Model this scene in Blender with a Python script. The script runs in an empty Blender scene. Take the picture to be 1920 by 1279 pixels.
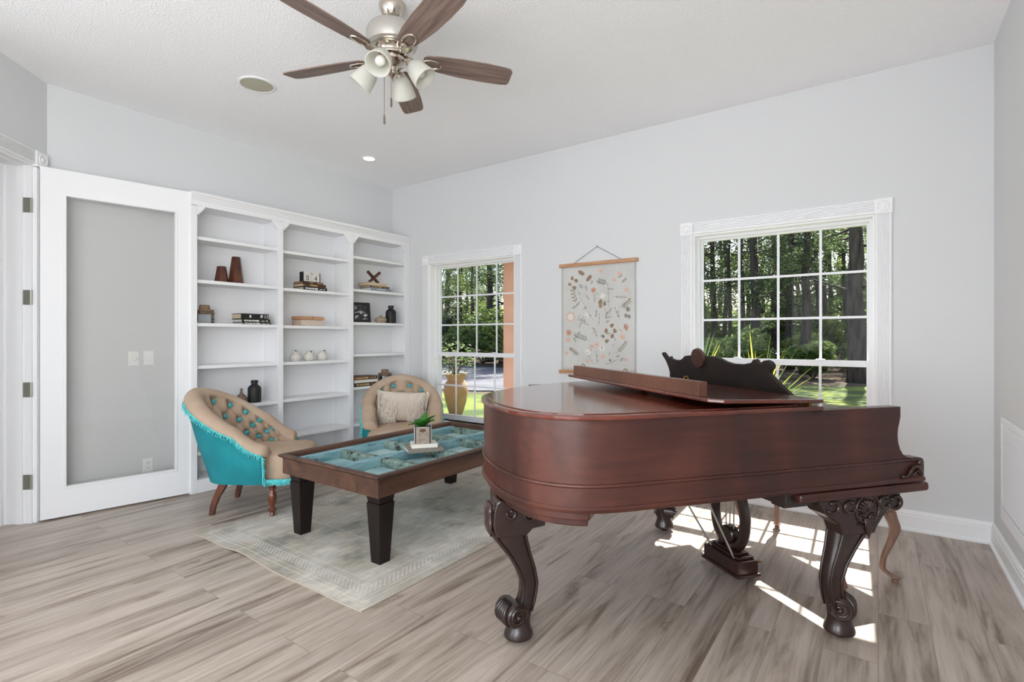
import bpy, bmesh, math, random
from math import sin, cos, pi, radians, sqrt, atan2
from mathutils import Vector, Matrix, noise as mnoise

C = bpy.context.scene.collection
sc = bpy.context.scene

# ------------------------------------------------------------------ camera
cam_d = bpy.data.cameras.new('camera')
cam = bpy.data.objects.new('camera', cam_d); C.objects.link(cam)
cam_d.sensor_width = 36.0
cam_d.lens = 970 / 1920 * 36.0
cam_d.shift_y = -5.5 / 1920
cam_d.clip_start = 0.02; cam_d.clip_end = 400
cam.location = (0, 0, 1.255)
cam.rotation_euler = (pi / 2, 0, radians(35.3))
sc.camera = cam

# ------------------------------------------------------------------ view
sc.view_settings.view_transform = 'Standard'
sc.view_settings.look = 'None'
sc.view_settings.gamma = 1
sc.view_settings.exposure = -0.1
sc.view_settings.use_curve_mapping = False
sc.cycles.max_bounces = 10
sc.cycles.diffuse_bounces = 6
sc.cycles.glossy_bounces = 4
sc.cycles.transparent_max_bounces = 24
sc.cycles.use_denoising = True
sc.cycles.sample_clamp_indirect = 6

# ------------------------------------------------------------------ sky, sun, added fill lamps
w = bpy.data.worlds.new('sky'); sc.world = w; w.use_nodes = True
nt = w.node_tree; nt.nodes.clear()
wo = nt.nodes.new('ShaderNodeOutputWorld'); wb = nt.nodes.new('ShaderNodeBackground')
sk = nt.nodes.new('ShaderNodeTexSky'); sk.sky_type = 'NISHITA'; sk.sun_disc = False
sk.sun_elevation = radians(48.4); sk.sun_rotation = 0; sk.air_density = 1.0; sk.dust_density = 2.5
nt.links.new(sk.outputs[0], wb.inputs[0]); nt.links.new(wb.outputs[0], wo.inputs[0])
wb.inputs[1].default_value = 0.30

sd = bpy.data.lights.new('sun', 'SUN'); sd.energy = 17.0; sd.angle = radians(0.55); sd.color = (1.0, 0.96, 0.90)
so = bpy.data.objects.new('sun', sd); C.objects.link(so)
so.rotation_euler = Vector((-0.03, 1.0, 1.125)).to_track_quat('Z', 'Y').to_euler()

def area(name, loc, direction, sx, sy, energy, col=(1, 1, 1)):
    d = bpy.data.lights.new(name, 'AREA'); d.shape = 'RECTANGLE'; d.size = sx; d.size_y = sy; d.energy = energy; d.color = col
    o = bpy.data.objects.new(name, d); C.objects.link(o); o.location = loc
    o.rotation_euler = Vector(direction).to_track_quat('-Z', 'Z').to_euler()
    return o
# added fill lamps, unseen, in openings behind the camera and in the hall
area('daylight_back_window', (-2.75, -2.33, 1.45), (0.55, 1, 0.9), 1.9, 1.9, 78, (0.95, 0.975, 1.0))
area('added_fill_back_b', (-0.55, -2.33, 1.45), (0, 1, 0.15), 1.6, 1.9, 78, (0.95, 0.975, 1.0))
area('added_fill_hall', (-7.0, -2.33, 1.5), (0.1, 1, 0.3), 1.0, 1.8, 40, (0.985, 0.99, 1.0))

area('added_fill_side', (0.67, -1.15, 1.45), (-1, 0.40, 0.65), 1.5, 1.9, 125, (0.95, 0.975, 1.0))  # added fill lamp beside the camera, out of view

# ------------------------------------------------------------------ helpers: meshes
class MB:
    def __init__(self): self.bm = bmesh.new()
    def _xf(self, vs, M):
        if M is not None:
            for v in vs: v.co = M @ v.co
    def box(self, x0, x1, y0, y1, z0, z1, M=None):
        b = self.bm
        vs = [b.verts.new(p) for p in ((x0,y0,z0),(x1,y0,z0),(x1,y1,z0),(x0,y1,z0),(x0,y0,z1),(x1,y0,z1),(x1,y1,z1),(x0,y1,z1))]
        for f in ((0,3,2,1),(4,5,6,7),(0,1,5,4),(1,2,6,5),(2,3,7,6),(3,0,4,7)): b.faces.new([vs[i] for i in f])
        self._xf(vs, M); return self
    def prism(self, poly, d0, d1, axis='z', M=None):
        """poly: 2-D points; extruded along axis from d0 to d1"""
        b = self.bm
        def P(p, d):
            if axis == 'z': return (p[0], p[1], d)
            if axis == 'y': return (p[0], d, p[1])
            return (d, p[0], p[1])
        a = [b.verts.new(P(p, d0)) for p in poly]; c = [b.verts.new(P(p, d1)) for p in poly]
        n = len(poly)
        b.faces.new(a[::-1]); b.faces.new(c)
        for i in range(n): b.faces.new((a[i], a[(i+1) % n], c[(i+1) % n], c[i]))
        self._xf(a + c, M); return self
    def frustum(self, cx, cy, z0, z1, a0, b0, a1, b1, M=None):
        b = self.bm
        vs = [b.verts.new(p) for p in ((cx-a0,cy-b0,z0),(cx+a0,cy-b0,z0),(cx+a0,cy+b0,z0),(cx-a0,cy+b0,z0),
                                       (cx-a1,cy-b1,z1),(cx+a1,cy-b1,z1),(cx+a1,cy+b1,z1),(cx-a1,cy+b1,z1))]
        for f in ((0,3,2,1),(4,5,6,7),(0,1,5,4),(1,2,6,5),(2,3,7,6),(3,0,4,7)): b.faces.new([vs[i] for i in f])
        self._xf(vs, M); return self
    def rings(self, rings, caps=True, closed=True):
        b = self.bm
        R = [[b.verts.new(p) for p in r] for r in rings]
        n = len(R[0])
        for i in range(len(R)-1):
            for j in range(n if closed else n-1):
                b.faces.new((R[i][j], R[i][(j+1) % n], R[i+1][(j+1) % n], R[i+1][j]))
        if caps and closed:
            try:
                b.faces.new(R[0][::-1]); b.faces.new(R[-1])
            except ValueError: pass
        return R
    def lathe(self, prof, seg=24, M=None, caps=True):
        rr = [[(max(r, 1e-4)*cos(2*pi*j/seg), max(r, 1e-4)*sin(2*pi*j/seg), z) for j in range(seg)] for r, z in prof]
        R = self.rings(rr, caps)
        self._xf([v for r in R for v in r], M); return self
    def tube(self, pts, rad, seg=8, M=None, flat=None, closed=False):
        pts = [Vector(p) for p in pts]; n = len(pts)
        if not hasattr(rad, '__len__'): rad = [rad]*n
        rr = []; up = None
        for i, p in enumerate(pts):
            if closed: t = pts[(i+1) % n] - pts[i-1]
            else: t = pts[min(i+1, n-1)] - pts[max(i-1, 0)]
            t.normalize()
            if up is None:
                up = Vector((0,0,1)) if abs(t.z) < .9 else Vector((1,0,0))
            x = up - t*up.dot(t)
            if x.length < 1e-5: x = Vector((1,0,0)) - t*t.x
            x.normalize(); up = x; y = t.cross(x)
            ex = flat[0] if flat else 1; ey = flat[1] if flat else 1
            rr.append([p + x*cos(2*pi*j/seg)*rad[i]*ex + y*sin(2*pi*j/seg)*rad[i]*ey for j in range(seg)])
        if closed: rr.append(rr[0])
        R = self.rings(rr, not closed)
        self._xf([v for r in R for v in r], M); return self
    def ball(self, c, r, M=None, sx=1, sy=1, sz=1, seg=12):
        prof = [(0.001, -1)] + [(sin(pi*i/8), -cos(pi*i/8)) for i in range(1, 8)] + [(0.001, 1)]
        rr = [[(c[0]+a*r*sx*cos(2*pi*j/seg), c[1]+a*r*sy*sin(2*pi*j/seg), c[2]+b*r*sz) for j in range(seg)] for a, b in prof]
        R = self.rings(rr); self._xf([v for q in R for v in q], M); return self
    def quad(self, a, b_, c, d):
        self.bm.faces.new([self.bm.verts.new(p) for p in (a, b_, c, d)]); return self
    def face(self, pts):
        self.bm.faces.new([self.bm.verts.new(p) for p in pts]); return self
    def build(self, name, mat, parent=None, smooth=False, bevel=0, sub=0, seg=2, merge=True, recalc=True, xf=None):
        if merge: bmesh.ops.remove_doubles(self.bm, verts=self.bm.verts, dist=1e-5)
        if recalc: bmesh.ops.recalc_face_normals(self.bm, faces=self.bm.faces)
        me = bpy.data.meshes.new(name); self.bm.to_mesh(me); self.bm.free()
        if xf is not None: me.transform(xf)
        me.materials.append(mat)
        o = bpy.data.objects.new(name, me); C.objects.link(o)
        if parent: o.parent = parent
        if smooth:
            for p in me.polygons: p.use_smooth = True
        if bevel:
            m = o.modifiers.new('bevel', 'BEVEL'); m.width = bevel; m.segments = seg; m.limit_method = 'ANGLE'; m.angle_limit = radians(35)
        if sub:
            m = o.modifiers.new('sub', 'SUBSURF'); m.levels = sub; m.render_levels = sub
        if smooth == 'auto':
            try: me.set_sharp_from_angle(angle=radians(38))
            except Exception: pass
        return o

def T(x=0, y=0, z=0, rz=0, rx=0, ry=0, s=1):
    return Matrix.Translation((x, y, z)) @ Matrix.Rotation(rz, 4, 'Z') @ Matrix.Rotation(ry, 4, 'Y') @ Matrix.Rotation(rx, 4, 'X') @ Matrix.Scale(s, 4)

def tag(o, label=None, cat=None, group=None, kind=None):
    if label: o['label'] = label
    if cat: o['category'] = cat
    if group: o['group'] = group
    if kind: o['kind'] = kind
    return o
def thing(name, label, cat, loc=(0,0,0), rz=0, group=None, kind=None):
    o = bpy.data.objects.new(name, None); C.objects.link(o); o.location = loc; o.rotation_euler = (0, 0, rz)
    o.empty_display_size = .1
    return tag(o, label, cat, group, kind)
def struct(o): o['kind'] = 'structure'; return o
def copy_tree(o, parent=None):
    c = o.copy(); C.objects.link(c); c.parent = parent
    for ch in list(o.children): copy_tree(ch, c)
    return c
def catmull(pts, n=8, closed=False):
    P = [Vector(p) for p in pts]; out = []; N = len(P)
    rng = range(N) if closed else range(N-1)
    for i in rng:
        if closed: p0, p1, p2, p3 = P[i-1], P[i], P[(i+1) % N], P[(i+2) % N]
        else: p0, p1, p2, p3 = P[max(i-1,0)], P[i], P[i+1], P[min(i+2,N-1)]
        for k in range(n):
            t = k/n
            out.append(0.5*((2*p1)+(-p0+p2)*t+(2*p0-5*p1+4*p2-p3)*t*t+(-p0+3*p1-3*p2+p3)*t**3))
    if not closed: out.append(P[-1])
    return out
def interp(tab, x):
    if x <= tab[0][0]: return tab[0][1:]
    for a, b in zip(tab, tab[1:]):
        if x <= b[0]:
            t = (x-a[0])/(b[0]-a[0]); t = t*t*(3-2*t)
            return tuple(p+(q-p)*t for p, q in zip(a[1:], b[1:]))
    return tab[-1][1:]

# ------------------------------------------------------------------ helpers: materials
def srgb(r, g, b):
    f = lambda c: (c/255/12.92) if c <= 10 else (((c/255)+.055)/1.055)**2.4
    return (f(r), f(g), f(b), 1)
def new_mat(name):
    m = bpy.data.materials.new(name); m.use_nodes = True
    n = m.node_tree.nodes; n.clear()
    o = n.new('ShaderNodeOutputMaterial'); p = n.new('ShaderNodeBsdfPrincipled')
    m.node_tree.links.new(p.outputs[0], o.inputs[0])
    return m, m.node_tree, p, o
def pm(name, col, rough=.5, metal=0, col2=None, scale=(8,8,8), detail=5, lo=.35, hi=.65, bump=0, bscale=60, coat=0, spec=.5, dist=0, bvec=None, rot=None):
    m, t, p, o = new_mat(name); L = t.links; N = t.nodes
    p.inputs['Base Color'].default_value = col
    p.inputs['Roughness'].default_value = rough; p.inputs['Metallic'].default_value = metal
    p.inputs['Specular IOR Level'].default_value = spec
    if coat: p.inputs['Coat Weight'].default_value = coat; p.inputs['Coat Roughness'].default_value = .08
    tc = N.new('ShaderNodeTexCoord')
    if col2 is not None:
        mp = N.new('ShaderNodeMapping'); mp.inputs['Scale'].default_value = scale
        if rot: mp.inputs['Rotation'].default_value = rot
        L.new(tc.outputs['Object'], mp.inputs[0])
        nz = N.new('ShaderNodeTexNoise'); nz.inputs['Scale'].default_value = 1; nz.inputs['Detail'].default_value = detail; nz.inputs['Distortion'].default_value = dist
        L.new(mp.outputs[0], nz.inputs['Vector'])
        cr = N.new('ShaderNodeValToRGB'); cr.color_ramp.elements[0].position = lo; cr.color_ramp.elements[1].position = hi
        cr.color_ramp.elements[0].color = col; cr.color_ramp.elements[1].color = col2
        L.new(nz.outputs[0], cr.inputs[0]); L.new(cr.outputs[0], p.inputs['Base Color'])
    if bump:
        nb = N.new('ShaderNodeTexNoise'); nb.inputs['Scale'].default_value = bscale; nb.inputs['Detail'].default_value = 4
        if bvec:
            mb = N.new('ShaderNodeMapping'); mb.inputs['Scale'].default_value = bvec; L.new(tc.outputs['Object'], mb.inputs[0]); L.new(mb.outputs[0], nb.inputs['Vector'])
        else: L.new(tc.outputs['Object'], nb.inputs['Vector'])
        bp = N.new('ShaderNodeBump'); bp.inputs['Strength'].default_value = bump; bp.inputs['Distance'].default_value = .01
        L.new(nb.outputs[0], bp.inputs['Height']); L.new(bp.outputs[0], p.inputs['Normal'])
    return m

M = {}
M['wall'] = pm('wall_paint', srgb(216,217,218), .75, bump=.02, bscale=250)
M['wall_hall'] = pm('hall_wall_paint', srgb(206,206,210), .75)
M['ceiling'] = pm('ceiling_texture', srgb(248,248,249), .9, bump=.45, bscale=95)
M['trim'] = pm('trim_paint', srgb(238,238,239), .38)
M['shelf'] = pm('bookcase_paint', srgb(236,236,237), .45)
M['vinyl'] = pm('window_vinyl', srgb(232,233,236), .4)
M['black'] = pm('black_ceramic', srgb(22,21,22), .55)
M['black_gloss'] = pm('black_paint', srgb(24,22,22), .3)
M['teal'] = pm('teal_fabric', srgb(16,120,130), .9, col2=srgb(22,134,142), scale=(6,6,6), bump=.12, bscale=700)
M['fringe'] = pm('teal_fringe', srgb(60,176,180), .9, col2=srgb(110,205,205), scale=(60,60,60))
M['teal_button'] = pm('teal_button', srgb(50,150,158), .7, col2=srgb(90,196,200), scale=(90,90,90))
M['beige'] = pm('beige_linen', srgb(176,153,132), .95, col2=srgb(188,167,147), scale=(5,5,5), bump=.2, bscale=600, spec=.2)
M['chair_leg'] = pm('chair_leg_wood', srgb(74,34,18), .3, col2=srgb(110,56,30), scale=(20,20,4), coat=.3)
M['table_wood'] = pm('table_wood', srgb(52,32,23), .45, col2=srgb(100,66,48), scale=(9,1.6,14), detail=8, lo=.3, hi=.7, bump=.12, bscale=8, bvec=(8,1,8), dist=.6)
M['dark_leg'] = pm('espresso_wood', srgb(16,10,9), .4, col2=srgb(26,15,13), scale=(30,30,3), spec=.35)
M['bronze'] = pm('bronze_brown_like', srgb(92,74,64), .45, col2=srgb(120,100,86), scale=(14,14,14))
M['walnut'] = pm('walnut_block', srgb(56,28,17), .4, col2=srgb(92,52,34), scale=(30,30,6))
M['cutwood'] = pm('pale_wood', srgb(168,120,84), .5, col2=srgb(196,150,112), scale=(6,40,40))
M['paper'] = pm('book_pages', srgb(214,196,168), .9, col2=srgb(190,170,140), scale=(3,3,300), detail=2)
M['white_paper'] = pm('white_pages', srgb(226,222,214), .9, col2=srgb(205,200,192), scale=(3,3,300), detail=2)
M['taupe'] = pm('taupe_cork', srgb(120,98,78), .8, col2=srgb(140,116,94), scale=(50,50,50))
M['nickel'] = pm('polished_nickel', srgb(206,196,184), .16, 1)
M['nickel_satin'] = pm('satin_nickel', srgb(196,192,184), .3, .7)
M['hinge'] = pm('hinge_metal', srgb(150,150,140), .4, .6)
M['outlet'] = pm('outlet_plastic', srgb(238,238,236), .4)
M['slot'] = pm('dark_slot', srgb(40,40,40), .7)
M['brass'] = pm('aged_brass', srgb(150,112,64), .35, .9)
M['stone'] = pm('exterior_stucco', srgb(208,164,146), .9, col2=srgb(214,172,156), scale=(4,4,4), bump=.3, bscale=120)
M['string'] = pm('grey_string', srgb(110,112,118), .9)
M['keys'] = pm('ivory_keys', srgb(228,222,204), .3)

def glass_mat(name, tint=(1,1,1,1), refl=.06, rough=0.0):
    m, t, p, o = new_mat(name); N = t.nodes; L = t.links; N.remove(p)
    tr = N.new('ShaderNodeBsdfTransparent'); tr.inputs[0].default_value = tint
    gl = N.new('ShaderNodeBsdfGlossy'); gl.inputs['Roughness'].default_value = rough
    fr = N.new('ShaderNodeFresnel'); fr.inputs[0].default_value = 1.45
    mu = N.new('ShaderNodeMath'); mu.operation = 'MULTIPLY'; mu.inputs[1].default_value = refl/.04
    mx = N.new('ShaderNodeMixShader')
    L.new(fr.outputs[0], mu.inputs[0]); L.new(mu.outputs[0], mx.inputs[0]); L.new(tr.outputs[0], mx.inputs[1]); L.new(gl.outputs[0], mx.inputs[2]); L.new(mx.outputs[0], o.inputs[0])
    return m
M['glass'] = glass_mat('window_glass', (.97,.98,.98,1), .003)
M['door_glass'] = glass_mat('door_glass', (.99,.985,.975,1), .035, .02)
M['jar_glass'] = glass_mat('jar_glass', (.95,.965,.97,1), .05, .05)

def emis(name, col, s):
    m, t, p, o = new_mat(name)
    p.inputs['Base Color'].default_value = col; p.inputs['Emission Color'].default_value = col; p.inputs['Emission Strength'].default_value = s
    return m
M['lamp_on'] = emis('recessed_lamp', srgb(255,250,240), 6)
def shade_mat():
    m, t, p, o = new_mat('frosted_shade'); N = t.nodes; L = t.links
    p.inputs['Base Color'].default_value = srgb(230,229,222); p.inputs['Roughness'].default_value = .35
    tl = N.new('ShaderNodeBsdfTranslucent'); tl.inputs[0].default_value = srgb(238,237,230)
    mx = N.new('ShaderNodeMixShader'); mx.inputs[0].default_value = .45
    L.new(p.outputs[0], mx.inputs[1]); L.new(tl.outputs[0], mx.inputs[2]); L.new(mx.outputs[0], o.inputs[0])
    return m
M['shade'] = shade_mat()

def mahogany(name, a, b, c, rough=.25, coat=.5, sc_=(2.2, 2.2, 2.2), stretch=(1,1,.35)):
    """figured mahogany: broad cloudy figure crossed by fine grain"""
    m, t, p, o = new_mat(name); N = t.nodes; L = t.links
    tc = N.new('ShaderNodeTexCoord')
    m1 = N.new('ShaderNodeMapping'); m1.inputs['Scale'].default_value = [sc_[i]*stretch[i] for i in range(3)]
    n1 = N.new('ShaderNodeTexNoise'); n1.inputs['Scale'].default_value = 1; n1.inputs['Detail'].default_value = 3; n1.inputs['Distortion'].default_value = .8
    L.new(tc.outputs['Object'], m1.inputs[0]); L.new(m1.outputs[0], n1.inputs['Vector'])
    m2 = N.new('ShaderNodeMapping'); m2.inputs['Scale'].default_value = (3, 34, 34)
    n2 = N.new('ShaderNodeTexNoise'); n2.inputs['Scale'].default_value = 1; n2.inputs['Detail'].default_value = 6
    L.new(tc.outputs['Object'], m2.inputs[0]); L.new(m2.outputs[0], n2.inputs['Vector'])
    ad = N.new('ShaderNodeMath'); ad.operation = 'MULTIPLY_ADD'; ad.inputs[1].default_value = .35; L.new(n2.outputs[0], ad.inputs[0]); L.new(n1.outputs[0], ad.inputs[2])
    cr = N.new('ShaderNodeValToRGB'); e = cr.color_ramp.elements
    e[0].position = .45; e[0].color = a; e[1].position = .88; e[1].color = c
    q = e.new(.66); q.color = b
    L.new(ad.outputs[0], cr.inputs[0]); L.new(cr.outputs[0], p.inputs['Base Color'])
    p.inputs['Roughness'].default_value = rough; p.inputs['Coat Weight'].default_value = coat; p.inputs['Coat Roughness'].default_value = .12
    return m
M['rim'] = mahogany('mahogany_case', srgb(40,18,13), srgb(64,29,21), srgb(88,46,34), .38, .12)
M['lidwood'] = mahogany('mahogany_lid', srgb(62,24,14), srgb(92,38,24), srgb(120,56,38), .16, .7)
M['battenwood'] = mahogany('mahogany_batten', srgb(78,44,30), srgb(98,60,42), srgb(114,72,52), .4, .2)
M['carved'] = mahogany('carved_leg_wood', srgb(30,19,16), srgb(46,28,22), srgb(64,38,30), .34, .35)
M['lyrewood'] = mahogany('lyre_wood', srgb(24,14,12), srgb(40,22,18), srgb(70,34,26), .3, .4)
M['deskback'] = pm('music_desk_back', srgb(22,16,13), .6, col2=srgb(36,24,18), scale=(10,10,10))
M['bench_wood'] = pm('bench_wood', srgb(118,84,68), .4, col2=srgb(150,118,100), scale=(20,20,3))
M['blade'] = pm('fan_blade_wood', srgb(100,82,74), .5, col2=srgb(138,118,108), scale=(3,45,45), detail=6)

# weathered teal door panel of the coffee table
def weathered(name, a, b, dark, amt):
    m, t, p, o = new_mat(name); N = t.nodes; L = t.links
    tc = N.new('ShaderNodeTexCoord'); mp = N.new('ShaderNodeMapping'); mp.inputs['Scale'].default_value = (22, 5, 22); L.new(tc.outputs['Object'], mp.inputs[0])
    n1 = N.new('ShaderNodeTexNoise'); n1.inputs['Scale'].default_value = 1; n1.inputs['Detail'].default_value = 8; L.new(mp.outputs[0], n1.inputs['Vector'])
    c1 = N.new('ShaderNodeValToRGB'); c1.color_ramp.elements[0].color = a; c1.color_ramp.elements[1].color = b; c1.color_ramp.elements[0].position = .35; c1.color_ramp.elements[1].position = .62
    L.new(n1.outputs[0], c1.inputs[0])
    n2 = N.new('ShaderNodeTexNoise'); n2.inputs['Scale'].default_value = 14; n2.inputs['Detail'].default_value = 9; n2.inputs['Roughness'].default_value = .7; L.new(tc.outputs['Object'], n2.inputs['Vector'])
    c2 = N.new('ShaderNodeValToRGB'); c2.color_ramp.elements[0].position = amt; c2.color_ramp.elements[1].position = amt+.06; L.new(n2.outputs[0], c2.inputs[0])
    mx = N.new('ShaderNodeMixRGB'); L.new(c2.outputs[0], mx.inputs[0]); L.new(c1.outputs[0], mx.inputs[1]); mx.inputs[2].default_value = dark
    L.new(mx.outputs[0], p.inputs['Base Color']); p.inputs['Roughness'].default_value = .7
    bp = N.new('ShaderNodeBump'); bp.inputs['Strength'].default_value = .4; bp.inputs['Distance'].default_value = .01; L.new(n2.outputs[0], bp.inputs['Height']); L.new(bp.outputs[0], p.inputs['Normal'])
    return m
M['teal_rail'] = weathered('weathered_teal_rail', srgb(104,148,156), srgb(146,182,186), srgb(50,56,50), .60)
M['teal_cross'] = weathered('weathered_green_rail', srgb(96,116,106), srgb(128,150,142), srgb(46,46,38), .52)
M['teal_panel'] = weathered('weathered_pale_panel', srgb(122,164,172), srgb(170,196,196), srgb(70,76,70), .63)

def floor_mat():
    m, t, p, o = new_mat('vinyl_plank_floor'); N = t.nodes; L = t.links
    tc = N.new('ShaderNodeTexCoord')
    rot = N.new('ShaderNodeMapping'); rot.inputs['Rotation'].default_value = (0, 0, pi/2); L.new(tc.outputs['Object'], rot.inputs[0])
    br = N.new('ShaderNodeTexBrick'); br.inputs['Scale'].default_value = 1; br.inputs['Brick Width'].default_value = 1.22; br.inputs['Row Height'].default_value = .185
    br.inputs['Mortar Size'].default_value = .0011; br.inputs['Mortar Smooth'].default_value = .2; br.offset = .37; br.offset_frequency = 2
    br.inputs['Color1'].default_value = (0,0,0,1); br.inputs['Color2'].default_value = (1,1,1,1); br.inputs['Mortar'].default_value = (.5,.5,.5,1)
    L.new(rot.outputs[0], br.inputs['Vector'])
    # per-plank shift of the grain
    sep = N.new('ShaderNodeVectorMath'); sep.operation = 'MULTIPLY_ADD'; sep.inputs[1].default_value = (7, 11, 3)
    L.new(br.outputs['Color'], sep.inputs[0]); L.new(tc.outputs['Object'], sep.inputs[2])
    def grain(scale, detail, dist, rough=.6):
        mp = N.new('ShaderNodeMapping'); mp.inputs['Scale'].default_value = scale; L.new(sep.outputs[0], mp.inputs[0])
        n = N.new('ShaderNodeTexNoise'); n.inputs['Scale'].default_value = 1; n.inputs['Detail'].default_value = detail; n.inputs['Distortion'].default_value = dist; n.inputs['Roughness'].default_value = rough
        L.new(mp.outputs[0], n.inputs['Vector']); return n
    g1 = grain((11, .9, 1), 6, .9)
    g2 = grain((60, 3.2, 1), 6, .4, .65)
    c1 = N.new('ShaderNodeValToRGB'); e = c1.color_ramp.elements
    e[0].position = .33; e[0].color = srgb(122,106,94); e[1].position = .64; e[1].color = srgb(192,179,167)
    q = e.new(.47); q.color = srgb(174,160,147); L.new(g1.outputs[0], c1.inputs[0])
    c2 = N.new('ShaderNodeValToRGB'); e = c2.color_ramp.elements; e[0].position = .3; e[0].color = (.66,.64,.62,1); e[1].position = .55; e[1].color = (1,1,1,1); L.new(g2.outputs[0], c2.inputs[0])
    mul = N.new('ShaderNodeMixRGB'); mul.blend_type = 'MULTIPLY'; mul.inputs[0].default_value = .75; L.new(c1.outputs[0], mul.inputs[1]); L.new(c2.outputs[0], mul.inputs[2])
    # knots
    vm = N.new('ShaderNodeMapping'); vm.inputs['Scale'].default_value = (4.5, 1.7, 1); L.new(sep.outputs[0], vm.inputs[0])
    g3 = grain((14, 9, 1), 3, 0)
    wob = N.new('ShaderNodeVectorMath'); wob.operation = 'MULTIPLY_ADD'; wob.inputs[1].default_value = (.35,.35,0); L.new(g3.outputs[1], wob.inputs[0]); L.new(vm.outputs[0], wob.inputs[2])
    vo = N.new('ShaderNodeTexVoronoi'); vo.inputs['Scale'].default_value = 1; L.new(wob.outputs[0], vo.inputs['Vector'])
    kc = N.new('ShaderNodeValToRGB'); e = kc.color_ramp.elements; e[0].position = .03; e[0].color = (.40,.36,.32,1); e[1].position = .20; e[1].color = (1,1,1,1)
    q = e.new(.07); q.color = (.8,.78,.75,1); q = e.new(.10); q.color = (.55,.51,.47,1); q = e.new(.14); q.color = (.9,.88,.86,1)
    L.new(vo.outputs['Distance'], kc.inputs[0])
    mk = N.new('ShaderNodeMixRGB'); mk.blend_type = 'MULTIPLY'; mk.inputs[0].default_value = .8; L.new(mul.outputs[0], mk.inputs[1]); L.new(kc.outputs[0], mk.inputs[2])
    # plank tone and seams
    tn = N.new('ShaderNodeValToRGB'); e = tn.color_ramp.elements; e[0].color = (.93,.925,.92,1); e[1].color = (1.04,1.035,1.03,1); L.new(br.outputs['Color'], tn.inputs[0])
    mt = N.new('ShaderNodeMixRGB'); mt.blend_type = 'MULTIPLY'; mt.inputs[0].default_value = 1; L.new(mk.outputs[0], mt.inputs[1]); L.new(tn.outputs[0], mt.inputs[2])
    ms = N.new('ShaderNodeMixRGB'); L.new(br.outputs['Fac'], ms.inputs[0]); L.new(mt.outputs[0], ms.inputs[1]); ms.inputs[2].default_value = srgb(126,112,100)
    L.new(ms.outputs[0], p.inputs['Base Color'])
    p.inputs['Roughness'].default_value = .36; p.inputs['Specular IOR Level'].default_value = .4
    bp = N.new('ShaderNodeBump'); bp.inputs['Strength'].default_value = .12; bp.inputs['Distance'].default_value = .004; L.new(g2.outputs[0], bp.inputs['Height']); L.new(bp.outputs[0], p.inputs['Normal'])
    return m
M['floor'] = floor_mat()

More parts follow.
